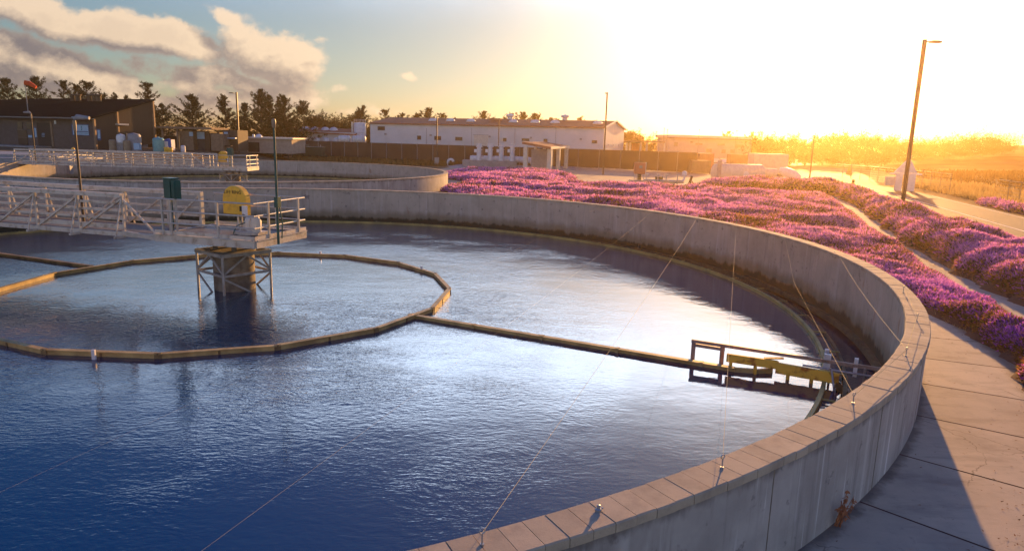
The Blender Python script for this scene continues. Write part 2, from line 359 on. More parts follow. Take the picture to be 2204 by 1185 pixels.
# ---------------------------------------------------------------- mesh helpers
def V(*a): return Vector(a)
class MB:
    def __init__(s): s.v = []; s.f = []
    def add(s, vs, fs):
        k = len(s.v); s.v += [tuple(v) for v in vs]; s.f += [tuple(i + k for i in f) for f in fs]; return s
    def box(s, c, d, rz=0.):
        ca, sa = math.cos(rz), math.sin(rz); vs = []
        for z in (-.5, .5):
            for x, y in ((-.5, -.5), (.5, -.5), (.5, .5), (-.5, .5)):
                X, Y = x * d[0], y * d[1]
                vs.append((c[0] + X * ca - Y * sa, c[1] + X * sa + Y * ca, c[2] + z * d[2]))
        return s.add(vs, [(3, 2, 1, 0), (4, 5, 6, 7), (0, 1, 5, 4), (1, 2, 6, 5), (2, 3, 7, 6), (3, 0, 4, 7)])
    def beam(s, p, q, w, h, up=(0, 0, 1)):
        p, q = Vector(p), Vector(q); d = (q - p).normalized(); u = Vector(up)
        if abs(d.dot(u)) > .98: u = Vector((1, 0, 0))
        r = d.cross(u).normalized(); u = r.cross(d)
        vs = [a + r * (x * w / 2) + u * (y * h / 2) for a in (p, q) for x, y in ((-1, -1), (1, -1), (1, 1), (-1, 1))]
        return s.add(vs, [(3, 2, 1, 0), (4, 5, 6, 7), (0, 1, 5, 4), (1, 2, 6, 5), (2, 3, 7, 6), (3, 0, 4, 7)])
    def tube(s, p, q, r, n=8, r2=None):
        return s.path([p, q], [r, r if r2 is None else r2], n)
    def path(s, pts, r, n=8, closed=False):
        pts = [Vector(p) for p in pts]; m = len(pts)
        rr = r if isinstance(r, (list, tuple)) else [r] * m
        vs = []; ref = None
        for i, p in enumerate(pts):
            if closed: d = pts[(i + 1) % m] - pts[i - 1]
            else: d = pts[min(i + 1, m - 1)] - pts[max(i - 1, 0)]
            d.normalize()
            if ref is None or abs(ref.dot(d)) > .95: ref = Vector((0, 0, 1)) if abs(d.z) < .9 else Vector((1, 0, 0))
            a = d.cross(ref).normalized(); b = a.cross(d); ref = b
            for k in range(n):
                t = 2 * math.pi * k / n; vs.append(p + (a * math.cos(t) + b * math.sin(t)) * rr[i])
        fs = []
        for i in range(m if closed else m - 1):
            j = (i + 1) % m
            for k in range(n): fs.append((i * n + k, i * n + (k + 1) % n, j * n + (k + 1) % n, j * n + k))
        if not closed: fs += [tuple(range(n))[::-1], tuple((m - 1) * n + k for k in range(n))]
        return s.add(vs, fs)
    def lathe(s, prof, c=(0, 0, 0), n=20, a0=0., a1=2 * math.pi):
        full = abs(a1 - a0 - 2 * math.pi) < 1e-6; m = len(prof); vs = []; k_ = n if full else n + 1
        for k in range(k_):
            t = a0 + (a1 - a0) * k / n
            for r, z in prof: vs.append((c[0] + r * math.cos(t), c[1] + r * math.sin(t), c[2] + z))
        fs = []
        for k in range(n):
            k2 = (k + 1) % k_
            for i in range(m - 1): fs.append((k * m + i, k2 * m + i, k2 * m + i + 1, k * m + i + 1))
        return s.add(vs, fs)
    def hcyl(s, p, q, r, n=20, bulge=.3):                 # lying vessel with domed heads
        p, q = Vector(p), Vector(q); d = (q - p).normalized()
        pts = [p - d * r * bulge, p - d * r * bulge * .8, p - d * r * bulge * .4, p, q, q + d * r * bulge * .4, q + d * r * bulge * .8, q + d * r * bulge]
        return s.path(pts, [.02, r * .6, r * .9, r, r, r * .9, r * .6, .02], n)
    def prism(s, poly, z0, z1):
        n = len(poly); vs = [(x, y, z0) for x, y in poly] + [(x, y, z1) for x, y in poly]
        return s.add(vs, [tuple(range(n))[::-1], tuple(range(n, 2 * n))] + [(i, (i + 1) % n, n + (i + 1) % n, n + i) for i in range(n)])
    def sheet(s, poly, z):
        return s.add([(p[0], p[1], z) for p in poly], [tuple(range(len(poly)))])
    def dome(s, c, r, h, n=16, k=5):
        return s.lathe([(r * math.cos(i * math.pi / 2 / k), h * math.sin(i * math.pi / 2 / k)) for i in range(k)] + [(.01, h)], c, n)
    def build(s, name, m, parent=None, smooth=False, fix=True):
        me = bpy.data.meshes.new(name); me.from_pydata(s.v, [], s.f); me.update()
        if fix:
            import bmesh
            bm = bmesh.new(); bm.from_mesh(me); bmesh.ops.recalc_face_normals(bm, faces=bm.faces); bm.to_mesh(me); bm.free()
        me.materials.append(M[m] if isinstance(m, str) else m)
        if smooth:
            me.polygons.foreach_set('use_smooth', [True] * len(me.polygons))
            try: me.set_sharp_from_angle(angle=rad(40))
            except Exception: pass
        o = bpy.data.objects.new(name, me); COL.objects.link(o)
        if parent is not None: o.parent = parent
        return o

def thing(name, label, cat, loc=(0, 0, 0), rz=0., group=None):
    o = bpy.data.objects.new(name, None); COL.objects.link(o); o.empty_display_size = .3
    o.location = loc; o.rotation_euler = (0, 0, rz); o['label'] = label; o['category'] = cat
    if group: o['group'] = group
    return o
def tag(o, label, cat, group=None, kind=None):
    o['label'] = label; o['category'] = cat
    if group: o['group'] = group
    if kind: o['kind'] = kind
    return o
def struct(o):
    o['kind'] = 'structure'; return o
def copy_tree(o, parent=None):
    c = o.copy(); COL.objects.link(c)
    if parent is not None: c.parent = parent
    for ch in list(o.children): copy_tree(ch, c)
    return c
def dup(o, loc, rz, label, group=None):
    c = copy_tree(o); c.location = loc; c.rotation_euler = (0, 0, rz); c['label'] = label
    if group: c['group'] = group
    return c
def tri_mesh(name, P, col, m, parent=None):              # P: n x 3 x 3 loose triangles, col: n x 3
    n = len(P); me = bpy.data.meshes.new(name)
    me.vertices.add(3 * n); me.loops.add(3 * n); me.polygons.add(n)
    me.vertices.foreach_set('co', P.reshape(-1).astype(np.float32))
    me.loops.foreach_set('vertex_index', np.arange(3 * n, dtype=np.int32))
    me.polygons.foreach_set('loop_start', np.arange(0, 3 * n, 3, dtype=np.int32))
    me.update()
    a = me.attributes.new('col', 'FLOAT_COLOR', 'POINT')
    c = np.ones((3 * n, 4), np.float32); c[:, :3] = np.repeat(col, 3, axis=0)
    a.data.foreach_set('color', c.reshape(-1))
    me.materials.append(M[m]); o = bpy.data.objects.new(name, me); COL.objects.link(o)
    if parent is not None: o.parent = parent
    return o
def face_attr(o, vals):
    a = o.data.attributes.new('rnd', 'FLOAT', 'FACE'); a.data.foreach_set('value', np.array(vals, np.float32))
def pol(c, r, deg): return (c[0] + r * math.cos(rad(deg)), c[1] + r * math.sin(rad(deg)))
def unit(a): return a / np.maximum(np.linalg.norm(a, axis=-1, keepdims=True), 1e-9)
def sstep(x, a, b):
    t = np.clip((x - a) / (b - a), 0, 1); return t * t * (3 - 2 * t)
class VN:                               # smooth value noise on the plane
    def __init__(s, seed): s.g = np.random.RandomState(seed).rand(256, 256)
    def __call__(s, x, y):
        xi = np.floor(x).astype(int); yi = np.floor(y).astype(int); fx = x - xi; fy = y - yi
        fx = fx * fx * (3 - 2 * fx); fy = fy * fy * (3 - 2 * fy); g = s.g
        a = g[xi % 256, yi % 256]; b = g[(xi + 1) % 256, yi % 256]; c = g[xi % 256, (yi + 1) % 256]; d = g[(xi + 1) % 256, (yi + 1) % 256]
        return (a * (1 - fx) + b * fx) * (1 - fy) + (c * (1 - fx) + d * fx) * fy

# ---------------------------------------------------------------- the ground
hn = VN(3)
def terrain(x, y):
    x = np.asarray(x, float); y = np.asarray(y, float)
    h = np.full(x.shape, ZG)
    h = h + 1.45 * sstep(-x, 36, 46) * sstep(y, 60, 76)                           # the yard behind the far basin stands higher
    az = x / np.maximum(y, 1)
    hill = sstep(az, .42, .75) * sstep(np.hypot(x, y), 150, 330)
    h = h + hill * (4.5 + 3.5 * hn(x / 60 + 9, y / 60))
    h = h + sstep(np.hypot(x, y), 420, 900) * 2.2 * hn(x / 160, y / 160)
    for c in (C, C2):
        r = np.hypot(x - c[0], y - c[1]); h = np.where(r < R + .12, -3.2, h)
    return h
def axis(parts):
    out = [parts[0][0]]
    for a, b, st in parts: out += list(np.linspace(a, b, max(1, int(round((b - a) / st))) + 1)[1:])
    return np.array(out)
gx = axis([(-2000, -300, 100), (-300, -60, 8), (-60, -46, 1.5), (-46, 14, .45), (14, 70, 1.4), (70, 300, 8), (300, 2000, 100)])
gy = axis([(-60, 0, 6), (0, 80, .45), (80, 160, 2), (160, 420, 9), (420, 2000, 90)])
GX, GY = np.meshgrid(gx, gy); GZ = terrain(GX, GY)
nx, ny = len(gx), len(gy)
idx = np.arange(nx * ny).reshape(ny, nx)
quads = np.stack([idx[:-1, :-1], idx[:-1, 1:], idx[1:, 1:], idx[1:, :-1]], -1).reshape(-1, 4)
me = bpy.data.meshes.new('ground'); me.from_pydata(np.stack([GX, GY, GZ], -1).reshape(-1, 3).tolist(), [], quads.tolist()); me.update()
me.materials.append(M['ground']); me.polygons.foreach_set('use_smooth', [True] * len(me.polygons))
struct(bpy.data.objects.new('ground', me)); COL.objects.link(bpy.data.objects['ground'])

def px_poly(pts, z=ZG): return [at_z(x, y, z)[:2] for x, y in pts]
def sheet(name, poly, z, m): return struct(MB().sheet(poly, z).build(name, m))

# asphalt road with its line, the paved yard it opens into, pale gravel and concrete strips
ax, nrm = np.array([math.sin(rad(16.2)), math.cos(rad(16.2))]), np.array([math.cos(rad(16.2)), -math.sin(rad(16.2))])
ctr = np.array(at_z(2204, 498, ZG)[:2])
def rd(s, t): p = ctr + ax * s + nrm * t; return (p[0], p[1])
def rdc(s, t):                                   # the road bends slightly left as it goes away
    k = -max(0, s - 30) ** 2 * .0042; return rd(s, t + k)
rs = [-45, -30, -15, 0, 15, 30, 40, 50, 60, 72]
sheet('road', [rdc(s, 3.65) for s in rs] + [rdc(s, -3.65) for s in rs[::-1]], ZG + .012, 'asphalt')
sheet('road_line', [rdc(s, .07) for s in rs[:7]] + [rdc(s, -.07) for s in rs[6::-1]], ZG + .016, 'line')
sheet('road_edge_line', [rdc(s, 3.30) for s in rs[:6]] + [rdc(s, 3.21) for s in rs[5::-1]], ZG + .016, 'line')
yard = px_poly([(1690, 402), (1700, 372), (1704, 338), (1740, 346), (1790, 354), (1832, 363), (1868, 380), (1890, 396), (1850, 410), (1790, 408)])
sheet('yard_pavement', yard, ZG + .008, 'asphalt')
sheet('gravel_yard', px_poly([(880, 372), (985, 358), (1120, 352), (1240, 352), (1330, 362), (1500, 372), (1690, 380), (1700, 405), (1500, 414), (1000, 412), (930, 420)]), ZG + .006, 'gravel')
sheet('concrete_path', px_poly([(1180, 399), (1245, 388), (1330, 386), (1420, 392), (1530, 396), (1530, 410), (1330, 408), (1240, 405)]), ZG + .012, 'path')
sheet('stack_pad', px_poly([(955, 357), (1010, 352), (1240, 356), (1245, 366), (1180, 374), (1000, 366)]), ZG + .012, 'plinth')

# ---------------------------------------------------------------- settling tanks
def circle_water(name, c, r0, r1, z, m, n=160, kr=10):
    mb = MB()
    if r0 <= 0: mb.lathe([(.01, 0)] + [(r1 * (k + 1) / kr, 0) for k in range(kr)], (c[0], c[1], z), n)
    else: mb.lathe([(r0, 0), (r1, 0)], (c[0], c[1], z), n)
    return struct(mb.build(name, m, smooth=True))

def tank(name, label, c, detail):
    t = thing(name, label, 'settling tank', (c[0], c[1], ZG))
    zo = -ZG
    n = 260
    # ring wall: outer face and inner face are separate parts so each keeps its own weathering
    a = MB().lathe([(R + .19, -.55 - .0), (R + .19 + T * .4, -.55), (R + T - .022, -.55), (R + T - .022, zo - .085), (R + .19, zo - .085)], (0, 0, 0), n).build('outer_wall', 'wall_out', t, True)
    b = MB().lathe([(R + .188, zo - .086), (R + .02, zo - .086), (R + .02, -1.4), (R + .188, -1.4)], (0, 0, 0), n).build('inner_wall', 'wall_in', t, True)
    # coping of short cast blocks with open joints
    mb = MB(); vals = []; nb = 513; rr = random.Random(5)
    for k in range(nb):
        a0 = 2 * math.pi * (k + rr.uniform(.008, .02)) / nb; a1 = 2 * math.pi * (k + 1 - rr.uniform(.008, .02)) / nb
        dz = rr.uniform(-.003, .003); do = rr.uniform(-.004, .004); rn = rr.random()
        r0, r1 = R + do, R + T + do
        vs = []
        for (r, z) in ((r0, -.086), (r1, -.086), (r1, -.012), (r1 - .012, 0), (r0 + .012, 0), (r0, -.012)):
            for aa in (a0, a1): vs.append((r * math.cos(aa), r * math.sin(aa), zo + z + (dz if z > -.05 else 0)))
        fs = [(0, 2, 4, 6, 8, 10), (11, 9, 7, 5, 3, 1)] + [((2 * i), (2 * i + 1), (2 * ((i + 1) % 6) + 1), (2 * ((i + 1) % 6))) for i in range(6)]
        mb.add(vs, fs); vals += [rn] * len(fs)
    cp = mb.build('coping', 'coping', t); face_attr(cp, vals)
    MB().lathe([(R + .015, zo - .082), (R + T - .015, zo - .082), (R + T - .015, zo - .018), (R + .015, zo - .018), (R + .015, zo - .082)], (0, 0, 0), n).build('mortar_bed', 'baffle_dk', t, True)
    zw = ZW - ZG                                        # water level in tank coordinates
    MB().lathe([(16.99, zw - .5), (16.99, zw + .02), (17.07, zw + .02), (17.07, zw - .5)], (0, 0, 0), n).build('launder_wall', 'weir_dk', t, True)
    # toothed overflow weir
    mb = MB(); nt = 700
    for k in range(nt):
        a0, am, a1 = (2 * math.pi * (k + f) / nt for f in (0, .5, 1)); r_ = 16.96
        P = [(r_ * math.cos(x), r_ * math.sin(x)) for x in (a0, am, a1)]
        mb.add([(P[0][0], P[0][1], zw - .1), (P[2][0], P[2][1], zw - .1), (P[2][0], P[2][1], zw + .10), (P[1][0], P[1][1], zw + .03), (P[0][0], P[0][1], zw + .10)], [(0, 1, 2, 3, 4)])
    mb.build('toothed_weir', 'weir_dk', t, fix=False)
    MB().lathe([(16.60, zw - .3), (16.60, zw + .10), (16.68, zw + .10), (16.68, zw - .3)], (0, 0, 0), n).build('scum_baffle', 'weir', t, True)
    for k in range(60):
        x, y = pol((0, 0), 16.83, 6 * k)
        if detail or y > 0: MB().beam((x * .985, y * .985, zw + .06), (x * 1.012, y * 1.012, zw + .06), .03, .03).build('baffle_bracket', 'weir', t)
    MB().lathe([(R + .02, zw - .06), (R - .10, zw - .06), (R - .12, zw - .20), (R + .02, zw - .30)], (0, 0, 0), n).build('wall_ledge', 'weir_dk', t, True)
    if detail:
        for k in range(6):
            x, y = pol((0, 0), R + T - .022, -69.3 + 8.5 * k); MB().box((x, y, .5), (.005, .014, 1.3), rad(-69.3 + 8.5 * k)).build('pour_joint', 'pier', t)
    return t
t1 = tank('settling_tank', 'large round concrete settling tank in front with coping of short blocks', C, True)
t2 = tank('settling_tank', 'round concrete settling tank farther back behind the nearer one', C2, False)
circle_water('basin_water', C, 0, 16.97, ZW, 'water', 200, 40)
circle_water('launder_water', C, 17.05, R + .03, ZW - .30, 'water_far')
circle_water('far_basin_water', C2, 0, 16.97, ZW, 'water_far')
circle_water('far_launder_water', C2, 17.05, R + .03, ZW - .30, 'water_far')

# eye bolts on the near tank's coping
for a_, hgt, ring in ((-54.16, .115, 1), (-62.42, .115, 1), (-59., .0, 0), (-45.43, .115, 1), (-37.01, .115, 1), (-28.9, .115, 1), (-20.15, .115, 1), (-70, .115, 1), (-1.9, .115, 1), (9, .115, 1), (18.49, .115, 1), (26, .115, 1), (34.5, .115, 1), (44, .115, 1), (56, .115, 1)):
    x, y = pol((0, 0), 18.04, a_); mb = MB(); z0 = -ZG
    if ring:
        mb.tube((x, y, z0 - .02), (x, y, z0 + hgt - .02), .007, 6); mb.lathe([(.018, 0), (.018, .012), (.004, .012)], (x, y, z0), 6)
        mb.path([(x + .020 * math.cos(q), y + .012 * math.cos(q), z0 + hgt + .020 * math.sin(q)) for q in np.linspace(0, 2 * math.pi, 12, endpoint=False)], .006, 6, True)
    else:
        mb.lathe([(.025, 0), (.028, .02), (.016, .03), (.016, .055), (.003, .06)], (x, y, z0), 8); mb.tube((x - .03, y, z0 + .012), (x + .04, y + .02, z0 + .02), .009, 6)
    mb.build('eye_bolt', 'galv', t1, True)

# bird cords stretched over the water between eye bolts
CORDS = [(-37.01, -1.9, 'bird cord nearest the right wall, crossing the shaded inner face'), (-45.43, 9, 'slack bent bird cord above the rusty scum trough'),
    (-54.16, 18.49, 'upright bird cord passing left of the rusty scum trough'), (-62.42, 26, 'bird cord leaning right, tied to the near lower bolt'),
    (-70, 34.5, 'yellow bird cord third left of the upright one'), (-78, 44, 'thin bird cord meeting the far wall left of the lilac flowers'), (-88, 56, 'faint leftmost bird cord near the algae stains on the wall')]
for k, (a0, a1, lb) in enumerate(CORDS):
    p, q = V(*pol(C, 18.04, a0), .10), V(*pol(C, 18.04, a1), .10)
    sag = .12 if k != 1 else .55
    pts = []
    for i in range(17):
        f = i / 16; b = p.lerp(q, f); s_ = 4 * f * (1 - f) * sag
        if k == 1: s_ = sag * (min(f / .62, (1 - f) / .38)) 
        b.z -= s_; pts.append(b)
    tag(MB().path(pts, .0020 if k < 4 else .0008 if k < 5 else .0004, 5).build('bird_cord', 'cord'), lb, 'cord', 'bird cords over the near tank')
p, q, r_ = (V(*pol(C, 18.04, a), .10) for a in (-20.15, -28.9, -37.01))
tag(MB().path([p, q, r_, V(*pol(C, 18.04, -45.43), .10)], .004, 5).build('bird_cord', 'cord'), 'bird cord running along the coping from bolt to bolt at the right', 'cord', 'bird cords over the near tank')

# turning scum skimmer: ring of straight boards and two long arms
RC = (C[0] + .1, C[1] - .40); RA = 6.52
sk = thing('scum_skimmer', 'tan ring of boards on the water with two long skimming arms', 'scum skimmer', (C[0], C[1], ZW))
rv = [-103 + 22 * k for k in range(16)]; rv = [-102.5, -81, -60, -38.3, -16.5, 6, 28, 50.5, 73.5, 97, 120, 143, 167, 190.5, 213, 235.5]
mb = MB()
for k in range(16):
    jb = MB()
    a0, a1 = rv[k], rv[(k + 1) % 16] + (360 if k == 15 else 0)
    ox, oy = RC[0] - C[0], RC[1] - C[1]
    p = pol((ox, oy), RA, a0); q = pol((ox, oy), RA, a1); dz = random.uniform(-.008, .008)
    d = (Vector(q) - Vector(p)).normalized() * .012
    mb.beam((p[0] + d.x, p[1] + d.y, .005 + dz), (q[0] - d.x, q[1] - d.y, .005 + dz), .07, .19)
    mb.beam((p[0] + d.x, p[1] + d.y, .108 + dz), (q[0] - d.x, q[1] - d.y, .108 + dz), .13, .018)
    x, y = pol((ox, oy), RA + .02, a0); jb.box((x, y, .01), (.05, .14, .23), rad(a0)); jb.build('joint_plate', 'baffle_dk', sk); jb = MB()
    am = (a0 + a1) / 2; x, y = pol((ox, oy), RA * math.cos(rad((a1 - a0) / 2)) + .035, am); jb.box((x, y, .015), (.03, .05, .19), rad(am)); jb.build('joint_plate', 'baffle_dk', sk)
mb.build('baffle_board_ring', 'baffle', sk)
for a_, r_ in ((82.3, 6.42), (36, 6.42), (-92, 6.62)):
    x, y = pol((RC[0] - C[0], RC[1] - C[1]), r_, a_); MB().box((x, y, .09), (.05, .07, .24), rad(a_)).build('white_marker', 'white', sk)
def sk_arm(ang, r0, r1):
    m = MB(); x0, y0 = pol((0, 0), r0, ang); x1, y1 = pol((0, 0), r1, ang)
    m.beam((x0, y0, .0), (x1, y1, .0), .055, .15); m.beam((x0, y0, .083), (x1, y1, .083), .15, .018)
    return m
m = sk_arm(-26.7, 6.5, 14.9)
for k in range(5):
    f = 6.6 + k * 1.9; x, y = pol((0, 0), f, -26.7); m.box((x, y, .04), (.07, .13, .13), rad(-26.7))
x0, y0 = pol((0, 0), 14.9, -26.7); x1, y1 = pol((0, 0), 15.35, -26.2); x2, y2 = pol((0, 0), 15.62, -25.4)
m.beam((x0, y0, .015), (x1, y1, .02), .06, .16); m.beam((x1, y1, .02), (x2, y2, .04), .05, .15)
m.build('skimmer_arm', 'baffle', sk)
sk_arm(157.4, 6.4, 16.2).build('skimmer_arm', 'baffle_dk', sk)

# scum trough at the right wall: rail frame, rusty plates, posts, clamps
TA = -25.5
def tp(r, off=0., z=0.):               # along the trough's spoke, off to its far side
    x, y = pol((0, 0), r, TA); nx_, ny_ = -math.sin(rad(TA)), math.cos(rad(TA))
    return (x + nx_ * off, y + ny_ * off, z)
st = thing('scum_trough', 'rusty yellow scum trough with a rail frame at the right wall', 'scum trough', (C[0], C[1], ZW))
zr = .45
MB().beam(tp(13.90, 0, zr), tp(R + .02, 0, zr - .02), .05, .07).build('top_rail', 'rail_pink', st)
MB().beam(tp(13.93, 0, zr - .085), tp(14.62, 0, zr - .09), .05, .07).build('rail_doubler', 'rail_pink', st)
for r_ in (13.95, 14.57): MB().beam(tp(r_, 0, -.35), tp(r_, 0, zr), .075, .075).build('rail_post', 'rail_pink', st)
pm = MB(); pm.beam(tp(14.70, -.22, .25), tp(15.75, -.20, .25), .03, .17); pm.beam(tp(14.70, -.20, .33), tp(15.72, -.18, .33), .06, .02)
pm.beam(tp(15.45, -.12, .335), tp(15.82, -.02, .37), .10, .02); pm.build('yellow_plate', 'rust', st)
pm = MB(); pm.beam(tp(15.70, -.24, .20), tp(16.90, -.30, .19), .035, .22); pm.beam(tp(15.74, -.21, .30), tp(16.9, -.27, .29), .07, .02); pm.build('rusty_channel', 'rust', st)
for r_ in (14.80, 15.30, 15.95, 16.40): MB().beam(tp(r_, -.25, -.35), tp(r_, -.25, .17), .07, .05).build('channel_post', 'rust', st)
for r_, h in ((16.68, .36), (16.62, .30), (17.18, .38)):
    MB().box(tp(r_, .02, zr - h / 2 + .13), (.07, .09, h), rad(TA)).build('white_clamp', 'white', st)
pm = MB(); pm.tube(tp(16.2, -.08, .30), tp(R, -.08, .28), .022); pm.tube(tp(16.72, -.1, -.6), tp(16.72, -.1, .33), .025); pm.tube(tp(17.35, -.06, -.7), tp(17.35, -.06, .42), .02)
pm.tube(tp(16.75, -.3, .35), tp(16.95, -.75, -.5), .022); pm.build('drain_pipe', 'galv', st, True)
pm = MB(); pm.beam(tp(16.85, -.35, .1), tp(17.6, -.4, -.65), .45, .05); pm.beam(tp(17.0, -.8, .0), tp(17.6, -.1, -.7), .06, .1); pm.build('ramp_plate', 'weir_dk', st)
pm = MB()
for k in range(5): pm.tube(tp(16.85, -.25 - .12 * k, -.45), tp(16.85, -.25 - .12 * k, .1), .012, 6)
for k in range(4): pm.tube(tp(16.85, -.22, -.3 + .12 * k), tp(16.85, -.78, -.3 + .12 * k), .010, 6)
pm.build('outlet_screen', 'galv', st)
x, y = pol((0, 0), 16.70, -20.2)
MB().box((x, y, .10), (.08, .12, .34), rad(-20)).build('baffle_end_clamp', 'white', st)

# ---------------------------------------------------------------- centre piers, drive cages
def pier(c, label):
    t = thing('centre_pier', label, 'pier', (c[0], c[1], ZW))
    MB().lathe([(.60, -1.), (.60, 1.16), (.66, 1.17), (.66, 1.22), (.01, 1.22)], (0, 0, 0), 40).build('pier_column', 'pier', t, True)
    for k in range(4):
        a = rad(25 + 90 * k); MB().box((.5 * math.cos(a), .5 * math.sin(a), 1.33), (.14, .14, .22), a).build('bearing_block', 'steel_dk', t)
    MB().lathe([(.80, 1.44), (.80, 1.50), (.01, 1.50), (.01, 1.44), (.80, 1.44)], (0, 0, 0), 40).build('turntable', 'baffle_dk', t, True)
    return t
pier(C, 'round concrete pier in the middle of the near tank')
def cage():
    t = thing('drive_cage', 'white braced steel cage round the near tank\'s pier', 'drive cage', (C[0], C[1], ZW), rad(8))
    h = 1.08; A = [rad(-92 + 90 * k) for k in range(4)]; P = [(h * math.cos(a), h * math.sin(a)) for a in A]
    for x, y in P: MB().beam((x, y, -.9), (x, y, 1.12), .062, .062, (x, y, 0)).build('cage_leg', 'cage', t)
    m = MB(); b1 = MB()
    for k in range(4):
        p, q = P[k], P[(k + 1) % 4]; mid = ((p[0] + q[0]) / 2, (p[1] + q[1]) / 2)
        m.beam((p[0], p[1], 1.17), (q[0], q[1], 1.17), .13, .10)
        m.beam((p[0], p[1], .56), (q[0], q[1], .56), .05, .07)
        for s_ in (p, q):
            b1.beam((s_[0], s_[1], .60), (mid[0], mid[1], 1.12), .035, .055)
        b1.beam((p[0], p[1], .50), (mid[0] + (q[0] - mid[0]) * .6, mid[1] + (q[1] - mid[1]) * .6, -.25), .035, .055)
    m.build('cage_frame', 'cage', t); b1.build('cage_brace', 'cage', t)
    return t
cg = cage()

# ---------------------------------------------------------------- access bridges (local x: towards the wall, y: towards the viewer, z: deck)
def bridge(label):
    t = thing('access_bridge', label, 'bridge')
    YN, YF, X0, X1 = 1.20, -.55, 1.55, 18.0; top = 1.06
    MB().box(((X0 + X1) / 2, (YN + YF) / 2, -.03), (X1 - X0, YN - YF - .1, .04)).build('deck', 'steel_dk', t)
    for y, xs in ((YN, 2.85), (YF, X0)):
        m = MB()
        m.beam((xs, y, top), (X1, y, top), .16, .12)
        if y == YF: m.beam((xs, y - .09, top + .0), (X1, y - .09, top + .0), .012, .14)
        m.beam((X0, y, -.09), (X1, y, -.09), .09, .13)
        n = 9; st_ = (X1 - 2.85) / n
        for k in range(n + 1):
            x = 2.85 + k * st_
            m.beam((x, y, -.16), (x, y, top), .058, .058)
            s_ = 1 if y > 0 else -1
            m.beam((x, y + s_ * .34, -.16), (x, y + s_ * .02, top - .06), .036, .036)       # outrigger
            m.beam((x, y, -.15), (x, y + s_ * .38, -.15), .07, .06)
            if k < n: m.beam((x + st_, y, -.04), (x, y, top - .08), .05, .05)
        m.beam((X0 + .1, y, top - .1), (2.85, y, -.03), .05, .05) if y == YF else m.beam((2.85, y, top - .1), (1.7, y, .0), .05, .05)
        if y == YF: m.beam((xs, y, -.1), (xs, y, top + .06), .14, .09)
        m.build('side_truss', 'steel', t)
        m = MB()
        for z in (.12, .36, .60, .82): m.beam((xs if y == YF else 2.85, y - .05, z), (X1, y - .05, z), .03, .065 if z > .2 else .13)
        m.build('side_rail', 'steel', t)
    # platform round the pier
    x0, x1, y0, y1 = -1.75, 1.65, -1.24, 1.28
    MB().box(((x0 + x1) / 2, (y0 + y1) / 2, -.02), (x1 - x0 - .12, y1 - y0 - .12, .04)).build('platform_deck', 'steel_dk', t)
    m = MB()
    for y in (y0, y1): m.box(((x0 + x1) / 2, y, -.10), (x1 - x0, .07, .20)); m.box(((x0 + x1) / 2, y, .015), (x1 - x0 + .03, .13, .02))
    for x in (x0, x1): m.box((x, (y0 + y1) / 2, -.10), (.07, y1 - y0 - .08, .20)); m.box((x, (y0 + y1) / 2, .015), (.13, y1 - y0 - .14, .02))
    m.build('platform_beam', 'steel', t)
    m = MB()
    for y in (y0, y1): m.box(((x0 + x1) / 2, y, .085), (x1 - x0, .016, .10))
    m.box((x0, (y0 + y1) / 2, .085), (.016, y1 - y0, .10)); m.build('toe_board', 'steel', t)
    m = MB(); m.beam((1.6, y1 - .02, -.13), (2.9, YN + .02, .0 - .04), .09, .12); m.beam((1.6, y1 - .28, -.13), (2.9, YN - .25, -.04), .25, .03)
    m.build('splice_bracket', 'steel_lt', t)
    for k, z in enumerate((1.05, .70, .36)):
        MB().path([(1.95, y1 + .1, z - .02), (1.75, y1 + .02, z), (x0 + .35, y1 - .02, z), (x0 + .02, y1 - .02, z), (x0 + .02, y0 + .02, z), (.0, y0 + .02, z), (1.55, y0 + .1, z)], .024, 8).build('guard_rail', 'steel_lt', t, True)
    for x, y in ((1.35, y1), (1.05, y1), (-.55, y1), (x0, .62), (x0, -.85), (-.7, y0), (.6, y0)):
        MB().beam((x, y, -.12), (x, y, 1.06), .055, .055).build('rail_stanchion', 'steel_lt', t)
    return t
def cabinet(label):
    t = thing('control_cabinet', label, 'control cabinet')
    for y in (-.16, .16): MB().tube((0, y, 0), (0, y, 1.15), .035, 8).build('post', 'steel_lt', t, True)
    mm = MB(); mm.box((0, -.0, 1.33), (.22, .36, .58)); mm.box((.03, .28, 1.33), (.18, .17, .54)); mm.box((-.0, .0, 1.635), (.28, .42, .03)); mm.build('cabinet_body', 'green', t)
    mm = MB(); mm.box((.125, -.0, 1.33), (.03, .30, .50)); mm.box((.125, .28, 1.33), (.025, .13, .44)); mm.build('cabinet_door', 'green', t)
    for y in (-.05, .06): MB().path([(.05, y, -.08), (.05, y, 1.06)], .022, 8).build('conduit', 'green', t, True)
    return t
